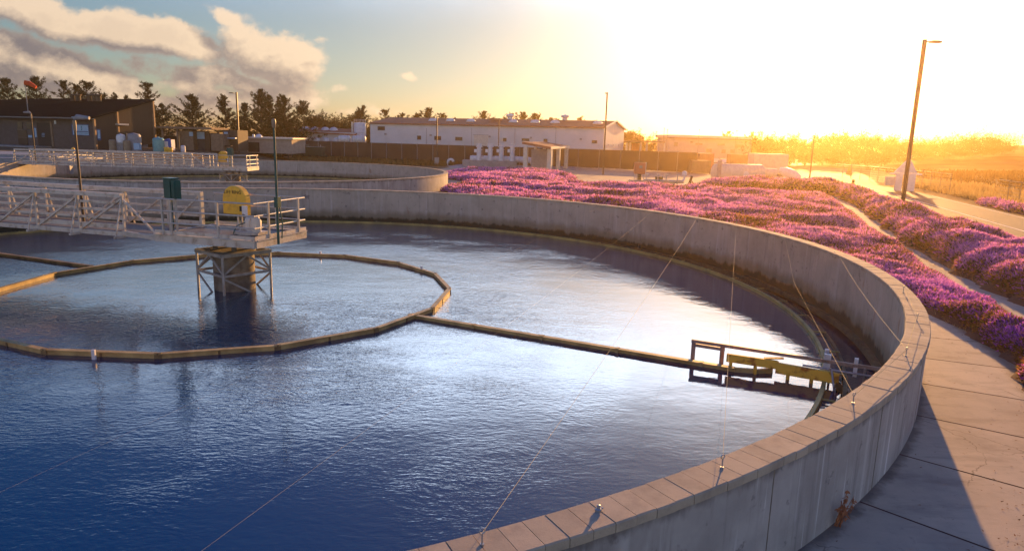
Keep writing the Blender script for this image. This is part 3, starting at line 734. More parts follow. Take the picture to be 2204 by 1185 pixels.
def ring_case(label, text):
    t = thing('life_ring_case', label, 'life ring case')
    MB().tube((.0, -.03, 0), (.0, -.03, .46), .03, 8).build('post', 'cream', t, True)
    w, h, r_ = .46, .36, .46
    prof = [(-r_, 0)] + [(-r_, .46)] + [(-r_ * math.cos(a), .46 + r_ * .98 * math.sin(a)) for a in np.linspace(0, math.pi, 17)][1:-1] + [(r_, .46), (r_, 0)]
    n = len(prof); yb, yf = -.11, .13
    m = MB()
    rims = [(yb, 1.0), (yf - .05, 1.0), (yf - .015, .985), (yf, .94)]
    vs = []
    for y, k in rims: vs += [(x * k, y, .42 + .03 + (z - .46) * k + .46 - .03) for x, z in prof]
    fs = [tuple(range(n)), tuple(range(3 * n, 4 * n))]
    for j in range(3): fs += [(j * n + i, j * n + (i + 1) % n, (j + 1) * n + (i + 1) % n, (j + 1) * n + i) for i in range(n)]
    m.add(vs, fs); m.build('case_shell', 'yellow', t)
    mm = MB(); mm.box((-.30, yf + .012, .62), (.10, .02, .16)); mm.build('latch', 'black', t)
    mm = MB(); mm.box((-.47, yf + .03, .58), (.22, .012, .30)); mm.build('notice_plate', 'white', t)
    if text:
        cu_ = bpy.data.curves.new('lettering', 'FONT'); cu_.body = 'LIFE RING'; cu_.size = .155; cu_.align_x = 'CENTER'; cu_.extrude = .002; cu_.space_character = 1.06
        cu_.materials.append(M['black'])
        tmp = bpy.data.objects.new('lettering_curve', cu_); COL.objects.link(tmp); bpy.context.view_layer.update()
        lm = bpy.data.meshes.new_from_object(tmp.evaluated_get(bpy.context.evaluated_depsgraph_get())); bpy.data.objects.remove(tmp)
        o = bpy.data.objects.new('lettering', lm); COL.objects.link(o); o.parent = t
        o.location = (.02, yf + .004, 1.075); o.rotation_euler = (rad(90), 0, rad(180))
    return t
def motor(label):
    t = thing('drive_motor', label, 'motor')
    m = MB(); m.lathe([(.42, 0), (.42, .10), (.34, .14), (.30, .22), (.01, .22)], (0, 0, 0), 24); m.box((-.05, 0, .06), (1.0, .60, .10)); m.build('gear_case', 'steel', t, True)
    m = MB(); m.path([(-.30, .05, .10), (-.30, .05, .46), (-.26, .05, .55), (-.18, .05, .58)], [.17, .19, .17, .08], 16); m.path([(-.12, -.02, .46), (.10, -.04, .46)], [.16, .15], 16); m.lathe([(.20, .20), (.20, .36), (.17, .46), (.05, .50)], (.02, -.02, 0), 16); m.build('motor_body', 'cream', t, True)
    MB().path([(.16, 0, .5), (.18, 0, .62), (.26, .02, .66)], .05, 8).build('breather', 'steel_dk', t, True)
    MB().path([(.05, .18, .42), (.30, .30, .30), (.42, .36, .02)], .018, 6).build('cable', 'green', t, True)
    return t
def thin_lamp(label, H, head, m, knuckle=True):
    t = thing('lamp_pole', label, 'lamp pole')
    MB().tube((0, 0, -.15), (0, 0, H), .040, 10, .030).build('pole', m, t, True)
    if head == 'spot':
        mm = MB(); mm.lathe([(.03, H - .12), (.055, H - .08), (.06, H + .06), (.045, H + .12), (.01, H + .13)], (0, 0, 0), 12); mm.build('lamp_head', 'bronze_tank', t, True)
        mm = MB(); mm.box((.02, 0, 1.06), (.12, .16, .30)); mm.build('switch_box', m, t)
        MB().path([(.06, .03, .95), (.14, .03, .5), (.10, .03, .02)], .018, 6).build('cable', m, t, True)
    else:
        mm = MB(); mm.path([(0, 0, H - .02), (.10, 0, H + .05), (.46, 0, H + .03)], [.04, .085, .05], 10); mm.build('lamp_head', 'grey', t, True)
        mm = MB(); mm.lathe([(.045, H - .35), (.05, H - .2), (.045, H - .05)], (0, 0, 0), 10); mm.build('collar', 'bronze_tank', t, True)
    return t
E1 = math.atan2(.28, -.96); E2 = math.atan2(.03, -.999)
def loc_on(c, ang, x, y, z=0.):
    return (c[0] + x * math.cos(ang) - y * math.sin(ang), c[1] + x * math.sin(ang) + y * math.cos(ang), z)
b1 = bridge('cream truss footbridge over the near tank ending in a railed platform'); b1.location = (C[0], C[1], 0); b1.rotation_euler.z = E1
dup(b1, (C2[0], C2[1], 0), E2, 'sunlit truss footbridge over the farther tank with its own platform')
cb = cabinet('green control cabinet on two posts at the near platform'); cb.location = loc_on(C, E1, 1.12, 1.12); cb.rotation_euler.z = E1 + rad(76)
dup(cb, loc_on(C2, E2, -.3, 1.1), E2 + rad(70), 'green control cabinet on the farther platform')
lr = ring_case('yellow round-topped life ring case on the near platform', True); lr.location = loc_on(C, E1, .62, -1.05); lr.rotation_euler.z = E1 + rad(-6)
dup(lr, loc_on(C2, E2, 1.15, -.9), E2, 'yellow life ring case on the farther footbridge')
mo = motor('cream drive motor standing on the near platform deck'); mo.location = loc_on(C, E1, -.75, .16, .02); mo.rotation_euler.z = E1; mo.scale = (.85, .85, .85)
l1 = thin_lamp('slim green lamp pole at the outer corner of the near platform', 3.25, 'spot', 'green'); l1.location = loc_on(C, E1, -1.98, .52); l1.rotation_euler.z = E1 + rad(180)
l2 = thin_lamp('thin dark lamp pole with flat head on the near footbridge', 3.25, 'flat', 'dark_metal'); l2.location = loc_on(C, E1, 4.55, 1.05)
l3 = dup(l2, loc_on(C2, E2, 16.3, 1.1), rad(180), 'thin dark lamp pole at the landing of the farther footbridge')
l3.scale = (1.3, 1.3, 1.25)
pier(C2, 'round concrete pier in the middle of the farther tank')
c2 = dup(cg, (C2[0], C2[1], ZW), rad(15), 'white braced steel cage round the farther tank\'s pier')

# ---------------------------------------------------------------- ring walkway of cast slabs round the near tank, drain channel between the beds
mb = MB(); vals = []
step = 5.78
for k in range(24):
    a0 = -27.86 - step * 5 + step * k; n = 6
    aa = [rad(a0 + .05 + (step - .10) * i / n) for i in range(n + 1)]; rn = random.random()
    r0, r1 = R + T - .03, 20.75
    vs = [(C[0] + r0 * math.cos(a), C[1] + r0 * math.sin(a), ZG + .02) for a in aa] + [(C[0] + r1 * math.cos(a), C[1] + r1 * math.sin(a), ZG + .02) for a in aa]
    fs = [(i, n + 1 + i, n + 2 + i, i + 1) for i in range(n)]
    mb.add(vs, fs); vals += [rn] * n
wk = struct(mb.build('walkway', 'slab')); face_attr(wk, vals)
aa = [rad(-60 + 140 * i / 60) for i in range(61)]
MB().add([(C[0] + (R + T - .04) * math.cos(a), C[1] + (R + T - .04) * math.sin(a), ZG + .012) for a in aa] + [(C[0] + 20.7 * math.cos(a), C[1] + 20.7 * math.sin(a), ZG + .012) for a in aa], [(i, 61 + i, 62 + i, i + 1) for i in range(60)])
jn = MB().add([(C[0] + (R + T - .04) * math.cos(a), C[1] + (R + T - .04) * math.sin(a), ZG + .012) for a in aa] + [(C[0] + 20.7 * math.cos(a), C[1] + 20.7 * math.sin(a), ZG + .012) for a in aa], [(i, 61 + i, 62 + i, i + 1) for i in range(60)])
struct(jn.build('walkway_joints', 'mulch'))
# ground of the slab continuing to the right of the picture's corner
sheet('walkway_apron', [(3.0, 3.0), (9.5, 3.0), (13.5, 13.0), (14.5, 20.), (12.6, 22.), (11.2, 16.5), (8.0, 8.)], ZG + .006, 'path')

# ---------------------------------------------------------------- flower carpets (ice plant) in mounded beds
def seg_dist(px_, py_, poly):
    d = np.full(px_.shape, 1e9); inside = np.zeros(px_.shape, bool); n = len(poly)
    for i in range(n):
        x0, y0 = poly[i]; x1, y1 = poly[(i + 1) % n]; ex, ey = x1 - x0, y1 - y0
        t = np.clip(((px_ - x0) * ex + (py_ - y0) * ey) / (ex * ex + ey * ey + 1e-12), 0, 1)
        d = np.minimum(d, np.hypot(px_ - x0 - t * ex, py_ - y0 - t * ey))
        cr = ((y0 > py_) != (y1 > py_)) & (px_ < (x1 - x0) * (py_ - y0) / (y1 - y0 + 1e-12) + x0)
        inside ^= cr
    return d, inside

def flower_bed(name, label, poly, H, edge, seed, cover=2.6, purple=.62, lump=.5, smin=.024, smax=.13, fl_bias=0.):
    rs_ = np.random.RandomState(seed); vn = VN(seed + 50)
    P = np.array(poly); x0, y0 = P.min(0); x1, y1 = P.max(0)
    def hgt(x, y, d):
        w = edge * (.75 + .5 * vn(x * .35 + 7, y * .35))
        k = np.clip(d / w, 0, 1); prof = np.sqrt(1 - (1 - k) ** 2)
        l = (vn(x * .55, y * .55) - .5) * lump + (vn(x * 1.7 + 31, y * 1.7) - .5) * lump * .26 + (vn(x * 5 + 3, y * 5) - .5) * lump * .09
        return ZG + prof * (H + l * np.clip(k * 1.3, 0, 1)) + .015
    def wob(x, y): return x + (vn(x * .8, y * .8 + 19) - .5) * .5, y + (vn(x * .8 + 77, y * .8) - .5) * .5
    stp = .22 if (x1 - x0) * (y1 - y0) < 900 else .34
    xs = np.arange(x0 - .5, x1 + .5, stp); ys = np.arange(y0 - .5, y1 + .5, stp); XX, YY = np.meshgrid(xs, ys)
    wx, wy = wob(XX, YY); d, ins = seg_dist(wx, wy, poly); Z = np.where(ins, hgt(XX, YY, d), ZG - .06)
    keep = ins; q = keep[:-1, :-1] | keep[1:, :-1] | keep[:-1, 1:] | keep[1:, 1:]
    id_ = np.arange(XX.size).reshape(XX.shape)
    F = np.stack([id_[:-1, :-1][q], id_[:-1, 1:][q], id_[1:, 1:][q], id_[1:, :-1][q]], -1)
    used = np.unique(F); re = np.full(XX.size, -1); re[used] = np.arange(len(used))
    VV = np.stack([XX, YY, Z], -1).reshape(-1, 3)[used]
    me_ = bpy.data.meshes.new(name); me_.from_pydata(VV.tolist(), [], re[F].tolist()); me_.update(); me_.materials.append(M['mulch'])
    me_.polygons.foreach_set('use_smooth', [True] * len(me_.polygons))
    base = bpy.data.objects.new(name, me_); COL.objects.link(base)
    tag(base, label, 'flower bed', None, 'stuff')
    # blades and blossoms, thicker where they show large
    area = (x1 - x0) * (y1 - y0)
    M_ = int(area * 220); cx_ = rs_.uniform(x0, x1, M_); cy_ = rs_.uniform(y0, y1, M_)
    wx, wy = wob(cx_, cy_); d, ins = seg_dist(wx, wy, poly); cx_, cy_, d = cx_[ins], cy_[ins], d[ins]
    dist = np.hypot(cx_, cy_); s_ = np.clip(dist * .0019, smin, smax)
    want = cover / (s_ * s_) / 220.; rep = np.floor(want + rs_.rand(len(want))).astype(int)
    I = np.repeat(np.arange(len(cx_)), rep)
    X = cx_[I] + rs_.normal(0, .06, len(I)); Y = cy_[I] + rs_.normal(0, .06, len(I)); S = s_[I] * rs_.uniform(.7, 1.35, len(I))
    wx, wy = wob(X, Y); d, ins = seg_dist(wx, wy, poly); X, Y, S, d = X[ins], Y[ins], S[ins], d[ins]
    Z = hgt(X, Y, d); e = .04
    dx = (hgt(X + e, Y, seg_dist(*wob(X + e, Y), poly)[0]) - Z) / e; dy = (hgt(X, Y + e, seg_dist(*wob(X, Y + e), poly)[0]) - Z) / e
    nrm_ = unit(np.stack([-dx, -dy, np.ones_like(dx)], -1)); n = len(X)
    slope = np.hypot(dx, dy)
    dirn = unit(nrm_ * .55 + rs_.normal(0, .5, (n, 3)) + np.stack([-dx, -dy, .1 + 0 * dx], -1) * .25)
    side = unit(np.cross(dirn, rs_.normal(0, 1, (n, 3))))
    p0 = np.stack([X, Y, Z - .2 * S], -1); L = (S * rs_.uniform(1.4, 2.6, n))[:, None]; w = (S * .48)[:, None]
    tri = np.stack([p0 - side * w, p0 + side * w, p0 + dirn * L], 1)
    patch = vn(X * .22 + 11, Y * .30 + 5) * .5 + vn(X * 1.1, Y * 1.4 + 40) * .5
    fl = purple + (patch - .5) * 1.3 - np.clip(slope - .45, 0, 1.2) * .35 + fl_bias
    isf = rs_.rand(n) < np.clip(fl, .05, .97)
    u = rs_.rand(n)[:, None]; v = (vn(X * .3 + 60, Y * .3) * 1.0)[:, None]
    pur = np.array([.37, .10, .56]); mag = np.array([.78, .30, .56]); lil = np.array([.90, .62, .82])
    fc = pur * (1 - u) + mag * u; fc = fc * (1 - .45 * v) + (mag * .6 + lil * .4) * .45 * v
    nr = (.6 * sstep(-Y, -26, -16))[:, None]; fc = fc * (1 - nr) + np.array([.34, .06, .66]) * nr
    u2 = rs_.rand(n)[:, None]
    stc = np.array([.20, .085, .045]) * (1 - u2) + np.array([.36, .19, .085]) * u2
    stc = np.where((rs_.rand(n) < .26)[:, None], np.array([.075, .085, .03]), stc)
    col = np.where(isf[:, None], fc, stc) * rs_.uniform(.75, 1.2, n)[:, None]
    tri_mesh('blossom', tri, col, 'flower', base)['kind'] = 'stuff'
    return n

def arc(r, a0, a1, n=14): return [pol(C, r, a0 + (a1 - a0) * i / (n - 1)) for i in range(n)]
pathL = px_poly([(2204, 716), (2120, 660), (2000, 592), (1940, 550), (1900, 522), (1860, 492), (1830, 468), (1805, 445), (1780, 432), (1700, 425), (1600, 420), (1500, 416)])
pathR = px_poly([(2204, 655), (2110, 615), (2020, 566), (1960, 530), (1915, 496), (1875, 466), (1840, 442), (1800, 422), (1720, 415), (1600, 412), (1500, 408)])
cnt = 0
near_tip = at_z(2330, 1000, ZG)[:2]
poly1 = arc(20.05, -36, 62, 40) + px_poly([(945, 413), (1000, 403), (1100, 399), (1230, 403), (1330, 406), (1440, 409)]) + pathL[::-1][1:] + [(12.6, 14.0), (11.6, 11.4), (10.2, 8.6), (8.6, 7.0), (7.9, 8.0)]
cnt += flower_bed('flower_bed', 'wide carpet of purple and pink flowers between the tank and the drain strip', poly1, .46, 1.1, 21, purple=.60, lump=.55)
poly2 = px_poly([(962, 376), (1010, 371), (1130, 373), (1200, 376), (1240, 386), (1190, 396), (1110, 397.5), (1050, 396), (1000, 391), (968, 386)])
cnt += flower_bed('flower_bed', 'deep purple flower bed in front of the white stacks and shelter', poly2, .45, 1.3, 22, purple=.8)
berm_in = pathR
berm_out = [rd(s, -4.0) for s in (-32, -20, -10, 0, 10, 20, 30)] + px_poly([(1832, 413), (1795, 408), (1700, 402), (1600, 400), (1520, 402)])
bp_ = [(13.5, 8.0)] + berm_in[:-1]
poly3 = berm_in + berm_out[::-1] + [(14.2, 12.0)]
cnt += flower_bed('flower_bed', 'mounded bank of pink flowers along the road edge round the lamp pole', poly3, .85, 1.3, 23, purple=.52, lump=.6)
poly4 = [rd(s, 4.3) for s in (-20, -8, 0, 8, 15, 22)] + [rd(s, 6.0) for s in (24, 14, 6, 0, -8, -20)]
cnt += flower_bed('flower_bed', 'low patch of purple flowers on the far verge of the road', poly4, .35, .7, 24, purple=.6)
poly5 = [at_z(x, y, 0.1)[:2] for x, y in ((150, 341), (165, 336.5), (198, 336), (206, 340), (195, 342))]
print('blades', cnt)
sheet('drain_path', px_poly([(2330, 790)]) + pathL + pathR[::-1] + px_poly([(2330, 700)]), ZG + .010, 'path')
aprd = [rdc(s, -3.7) for s in (-45, -20, 0, 20, 40)]

def grass(name, label, poly, n, hmin, hmax, seed, cols, wid=.02, lean=.35):
    r = np.random.RandomState(seed); P = np.array(poly); x0, y0 = P.min(0); x1, y1 = P.max(0)
    X = r.uniform(x0, x1, n * 3); Y = r.uniform(y0, y1, n * 3); d, ins = seg_dist(X, Y, poly); X, Y = X[ins][:n], Y[ins][:n]; n = len(X)
    vn = VN(seed); keep = r.rand(n) < np.clip((vn(X * .5, Y * .5) - .25) * 2.2, .05, 1); X, Y = X[keep], Y[keep]; n = len(X)
    Z = terrain(X, Y); h = r.uniform(hmin, hmax, n)[:, None]
    dirn = unit(np.stack([r.normal(-.1, lean, n), r.normal(0, lean, n), np.ones(n)], -1)); a = r.uniform(0, 6.28, n)
    sd_ = np.stack([np.cos(a), np.sin(a), 0 * a], -1) * (wid * np.maximum(1, np.hypot(X, Y) / 25))[:, None]
    p = np.stack([X, Y, Z - .02], -1)
    tri = np.stack([p - sd_, p + sd_, p + dirn * h], 1); u = r.rand(n)[:, None]
    col = np.array(cols[0]) * (1 - u) + np.array(cols[1]) * u
    o = tri_mesh(name, tri, col, 'straw'); o['kind'] = 'stuff'; o['label'] = label; o['category'] = 'grass'; return o
STRAW = ((.42, .27, .10), (.55, .40, .18)); BRUSH = ((.10, .07, .03), (.20, .13, .055))
grass('dry_grass', 'tall straw grass along the wire fence beside the road', [rd(s, 5.6) for s in (-20, 0, 20, 40, 58)] + [rd(s, 14) for s in (60, 40, 20, 0, -15)], 26000, .3, .95, 31, STRAW)
grass('dry_grass', 'brown weedy field beyond the wire fence', [rd(s, 14) for s in (-15, 0, 20, 40, 80, 120)] + [rd(s, 75) for s in (130, 60, 0)], 26000, .3, .8, 32, ((.07, .04, .016), (.14, .08, .03)), .03)
grass('dry_grass', 'dark brush strip along the screened fence', [at_z(x, y, ZG)[:2] for x, y in ((620, 348), (800, 356), (960, 358), (1000, 352), (1300, 362), (1500, 372), (1500, 366), (1330, 358), (1100, 347), (800, 341), (640, 337))], 26000, .3, .8, 33, BRUSH, .03)
grass('dry_grass', 'sparse straw tufts in the drain strip between the flower beds', px_poly([(2204, 700), (2110, 640), (1960, 545), (1915, 500), (1930, 505), (2020, 566), (2204, 660)]), 900, .08, .28, 34, STRAW, .008, .6)
grass('dry_grass', 'straw fringe at the foot of the flower bed by the walkway', arc(19.85, -14, 6, 8) + arc(20.35, 6, -14, 8), 900, .1, .34, 35, STRAW, .008, .6)

grass('dry_grass', 'small dry tufts in the cracks along the near tank wall', arc(18.24, -58, -10, 20) + arc(18.36, -10, -58, 20), 260, .03, .11, 36, ((.30, .18, .07), (.16, .13, .05)), .004, .6)
r_ = np.random.RandomState(77); n_ = 420
a_ = np.radians(r_.uniform(-58, 0, n_)); q_ = np.where(r_.rand(n_) < .6, 20.0 - np.abs(r_.normal(0, .35, n_)), r_.uniform(18.3, 20, n_))
b_ = np.stack([C[0] + q_ * np.cos(a_), C[1] + q_ * np.sin(a_), np.full(n_, ZG + .026)], -1); th = r_.uniform(0, 6.28, n_); L_ = r_.uniform(.012, .04, n_)[:, None]
d_ = np.stack([np.cos(th), np.sin(th), r_.uniform(0, .4, n_)], -1); e_ = np.stack([-np.sin(th), np.cos(th), 0 * th], -1)
lo_ = tri_mesh('leaf_litter', np.stack([b_ - e_ * L_ * .3, b_ + e_ * L_ * .3, b_ + d_ * L_], 1), np.array([.22, .10, .05]) * r_.uniform(.5, 1.4, n_)[:, None], 'straw')
lo_['kind'] = 'stuff'; lo_['label'] = 'dry petals and leaf litter blown over the walkway slabs'; lo_['category'] = 'leaf litter'
# dead weed against the foot of the near wall
wx_, wy_ = at_z(1786, 1128, ZG)[:2]
a_ = math.atan2(wy_ - C[1], wx_ - C[0]); wx_, wy_ = C[0] + (R + T + .03) * math.cos(a_), C[1] + (R + T + .03) * math.sin(a_)
wd = thing('dead_weed', 'dead brown weed growing at the foot of the near tank wall', 'weed', (wx_, wy_, ZG + .02))
m = MB(); lf = MB(); rr = random.Random(9)
tx_, ty_ = -math.sin(a_), math.cos(a_); ox_, oy_ = math.cos(a_), math.sin(a_)
for k in range(9):
    s_ = rr.uniform(-.16, .22); o_ = rr.uniform(.02, .12); h = rr.uniform(.22, .52)
    p0 = V(rr.uniform(-.03, .03), rr.uniform(-.02, .02), 0); p1 = V(tx_ * s_ * .5 + ox_ * o_ * .6, ty_ * s_ * .5 + oy_ * o_ * .6, h * .6); p2 = V(tx_ * s_ + ox_ * o_, ty_ * s_ + oy_ * o_, h)
    m.path([p0, p1, p2], [.006, .004, .002], 5)
    for j in range(15):
        f = rr.uniform(.25, 1); b = p1.lerp(p2, (f - .4) / .6) if f > .4 else p0.lerp(p1, f / .4)
        dr = V(rr.gauss(0, .5), rr.gauss(0, .5), rr.uniform(-1.2, -.2)).normalized(); sd_ = dr.cross(V(rr.gauss(0, 1), rr.gauss(0, 1), .2)).normalized(); L_ = rr.uniform(.03, .075)
        lf.add([b, b + dr * L_ * .5 + sd_ * .011, b + dr * L_, b + dr * L_ * .5 - sd_ * .011], [(0, 1, 2, 3)])
m.build('stem', 'dryweed', wd); lf.build('leaf', 'dryweed', wd, fix=False)

# ---------------------------------------------------------------- street lamps and poles
def street_lamp(label, base, H, r0=.09, arm=.75, az=0., block=None, m='dark_metal', group='lamp poles on the site'):
    t = thing('street_lamp', label, 'street lamp', base, az, group)
    hb = 0
    if block: MB().box((0, 0, block / 2 - .2), (.62, .62, block + .4)).build('concrete_base', 'plinth', t); hb = block
    MB().box((0, 0, hb + .015), (.34, .34, .03)).build('base_plate', m, t)
    MB().box((0, 0, (hb + H) / 2), (r0 * 1.7, r0 * 1.7, H - hb)).build('pole', m, t)
    if arm:
        MB().beam((0, 0, H - .12), (arm * .35, 0, H - .12), .06, .06).build('arm', m, t)
        mm = MB(); mm.box((arm * .68, 0, H - .12), (arm * .66, .32, .10)); mm.box((arm * .68, 0, H - .055), (arm * .4, .2, .03)); mm.build('lamp_head', m, t)
    return t
street_lamp('tall square lamp pole on a concrete base among the pink flowers', (24.38, 43.3, ZG), 10.75, .105, .95, 0, .85)
street_lamp('tall pole without arm between the shelter and the orange cabinet', (11.6, 91.2, ZG), 10.45, .10, .28, rad(180))
street_lamp('lamp pole on a grey block behind the farther tank rim', (-11.77, 104.6, ZG), 7.35, .09, .5, 0, 1.25)
b_ = at_y(515, 322, 108); street_lamp('dark lamp pole in front of the big cypresses', (b_[0], 108, terrain(b_[0], 108).item()), at_y(510, 199, 108)[2] - terrain(b_[0], 108).item(), .13, 1.1, rad(180))
b_ = at_y(1073, 312, 112); street_lamp('lamp pole behind the row of white stacks', (b_[0], 112, ZG), at_y(1073, 255, 112)[2] - ZG, .085, .8, rad(180))
b_ = at_z(1742, 388, ZG); street_lamp('short pole with cross brackets in the bright yard', b_, at_y(1749, 290, b_[1])[2] - ZG, .08, 0)
for px_, yt in ((1404, 285), (1411, 284), (1427, 276), (1434, 279), (1502, 279), (1582, 281), (1585, 281)):
    b_ = at_y(px_, 320, 128); tp_ = at_y(px_, yt, 128)[2]
    t = thing('mast', {1404: 'short mast left of the pale pink building, first of four', 1411: 'short mast second of four left of the pale pink building', 1427: 'tallest mast of four left of the pale pink building', 1434: 'mast closest to the left end of the pale pink building', 1502: 'single mast before the middle of the pale pink building', 1582: 'left mast of the close pair at the pink building', 1585: 'right mast of the close pair at the pink building'}[px_], 'mast', (b_[0], 128, ZG), 0, 'masts by the pink building')
    MB().tube((0, 0, 0), (0, 0, tp_ - ZG), .06, 8, .03).build('pole', 'bronze_tank', t, True); MB().box((0, 0, tp_ - ZG), (.18, .12, .14)).build('cap', 'bronze_tank', t)
# wind sock
b_ = at_y(70, 330, 98); tpz = at_y(72, 178, 98)[2]; g = terrain(b_[0], 98).item()
t = thing('wind_sock', 'orange red wind sock above the dark roof among the cypresses', 'wind sock', (b_[0], 98, g))
MB().tube((0, 0, 0), (0, 0, tpz - g), .05, 8).build('pole', 'grey', t, True)
MB().path([(0, 0, tpz - g - .05), (.5, .1, tpz - g - .12), (1.0, .15, tpz - g - .42), (1.35, .2, tpz - g - .62)], [.36, .33, .27, .2], 10).build('sock', 'orange', t, True)

# ---------------------------------------------------------------- dark roofed building at the left
GB = .2
A = np.array(at_z(207, 322, GB)[:2]); sdr = unit(np.array([.342, .94])); fdr = np.array([-sdr[1], sdr[0]])
if fdr[0] > 0: fdr = -fdr
DEP = 9.5; B_ = A + sdr * DEP
ZE, ZR = 4.35, 7.2
t = thing('office_building', 'dark roofed taupe building at the left with a blue sign', 'building', (A[0], A[1], GB))
def L_(p, z): return (p[0] - A[0], p[1] - A[1], z - GB)
fl_ = A + fdr * 45; bl_ = B_ + fdr * 45
MB().add([L_(A, GB - .5), L_(fl_, GB - .5), L_(fl_, ZE), L_(A, ZE)], [(0, 1, 2, 3)]).add([L_(fl_, GB - .5), L_(bl_, GB - .5), L_(bl_, ZE), L_(fl_, ZE)], [(0, 1, 2, 3)]).build('front_wall', 'bldg_wall', t)
MB().add([L_(A, GB - .5), L_(B_, GB + .9), L_(B_, ZR - .15), L_(A, ZE - .05)], [(0, 1, 2, 3)]).add([L_(B_, GB + .9), L_(bl_, GB - .5), L_(bl_, ZE), L_(B_, ZR - .2)], [(0, 1, 2, 3)]).build('side_wall', 'bldg_side', t)
for f in (0., .37, 1.): 
    p = A + sdr * DEP * f + (-fdr) * .06; MB().box(L_(p, (GB + (ZE + (ZR - ZE) * f)) / 2 - .1), (.22, .36, ZE + (ZR - ZE) * f - GB - .25)).build('wall_post', 'tan_block', t)
ov = 1.0
e0 = A - fdr * .55 - sdr * ov; e1 = fl_ - sdr * ov; r0 = B_ - fdr * .45; r1 = B_ + fdr * 22; r2 = B_ + fdr * 40 + sdr * -6
ze = ZE - .12
m = MB(); top = [L_(e0, ze), L_(r0, ZR), L_(r1, ZR), L_(r2, ZE + 1.8), L_(e1, ze)]
n_ = len(top); m.add([(x, y, z) for x, y, z in top] + [(x, y, z - .22) for x, y, z in top], [tuple(range(n_)), tuple(range(n_, 2 * n_))[::-1]] + [(i, (i + 1) % n_, n_ + (i + 1) % n_, n_ + i) for i in range(n_)])
m.build('roof', 'roof_dk', t)
m = MB(); m.beam(L_(e0, ze - .08), L_(e1, ze - .08), .12, .18); m.build('gutter', 'steel_dk', t)
for px_, w in ((157, .32), (168, .36), (193, .34), (203, .30), (212, .36)):
    p = on_wall(px_, 212, B_ - sdr * 2.5, fdr); q = L_(p[:2], 0)
    MB().lathe([(w, 0), (w, .75), (w + .1, .78), (w + .1, .95), (.02, 1.02)], (q[0], q[1], ZR - GB - .5), 10).build('roof_vent', 'bldg_side', t, True)
def wpanel(nm, x0, y0, x1, y1, mt, depth=.05, par=t, out=.03):
    cx_, cy_ = (x0 + x1) / 2, (y0 + y1) / 2
    a = on_wall(x0, cy_, A - sdr * out, fdr); b = on_wall(x1, cy_, A - sdr * out, fdr); z0 = on_wall(cx_, y1, A - sdr * out, fdr)[2]; z1 = on_wall(cx_, y0, A - sdr * out, fdr)[2]
    w = math.hypot(a[0] - b[0], a[1] - b[1]); c_ = ((a[0] + b[0]) / 2, (a[1] + b[1]) / 2)
    return MB().box(L_(c_, (z0 + z1) / 2), (w, depth, abs(z1 - z0)), math.atan2(fdr[1], fdr[0])).build(nm, mt, par)
wpanel('window', 37, 263, 48, 277, 'glass'); wpanel('window', 57, 263, 68, 278, 'glass')
wd_ = wpanel('window', 39, 280, 59, 312, 'glass'); wpanel('window_bar', 38, 295, 59, 296.2, 'bldg_wall', .08, t)
dr_ = wpanel('door', 82, 264, 110, 315, 'black', .06); wpanel('door_frame', 79.5, 261, 82, 316, 'bldg_wall', .12); wpanel('door_frame', 110.5, 262, 114, 316, 'tan_block', .12)
for y in (287, 290, 293): wpanel('door_notice', 90, y, 96, y + 1, 'panel_blue', .03, t, .09)
nb = wpanel('notice_board', 73.5, 273, 81, 297, 'sign_blue', .06); wpanel('notice_sheet', 75, 276, 79.5, 295, 'panel_blue', .04, t, .07)
nb = wpanel('notice_board', 209, 278, 217, 302, 'sign_blue', .06, t, .1); wpanel('notice_sheet', 210.5, 280, 215.5, 298, 'panel_blue', .04, t, .15)
wpanel('small_notice', 61, 291, 69, 296, 'panel_blue', .04)
sg = wpanel('sign_frame', 155, 267, 192, 292, 'sign_blue', .10); wpanel('sign_panel', 157, 269, 190.5, 290.5, 'panel_blue', .06, t, .09)
p = on_wall(174.5, 276, A - sdr * .16, fdr); q = L_(p[:2], p[2])
MB().add([(q[0] + x, q[1], q[2] + z) for x, z in ((-.02, .32), (.10, .28), (.20, .10), (.17, -.14), (.05, -.30), (-.03, -.22), (.06, -.02), (.0, .10))], [tuple(range(8))]).build('sign_emblem', 'teal', t, fix=False)
wpanel('sign_stripe', 159.5, 282.5, 189.5, 284.0, 'sign_blue', .03, t, .14); wpanel('sign_stripe', 160, 286.6, 189, 287.2, 'teal', .03, t, .14)
wpanel('wall_lamp', 117.5, 259, 120.5, 267, 'white', .14); wpanel('entry_canopy', 160, 252, 196, 256.5, 'panel_blue', .8, t, .5)
m = MB(); p = L_(on_wall(60, 318, A, fdr)[:2], GB); m.box((p[0] - .5, p[1] - 1.2, .02), (9.6, 2.4, .32), math.atan2(fdr[1], fdr[0])); m.build('entry_step', 'plinth', t)
for w in ((258, 268, 277, 259.5),): pass
p = A + sdr * 4 - fdr * .3
MB().box(L_(p, 3.55), (.6, 1.6, .22), math.atan2(sdr[1], sdr[0]) - rad(90)).build('side_awning', 'cream', t)

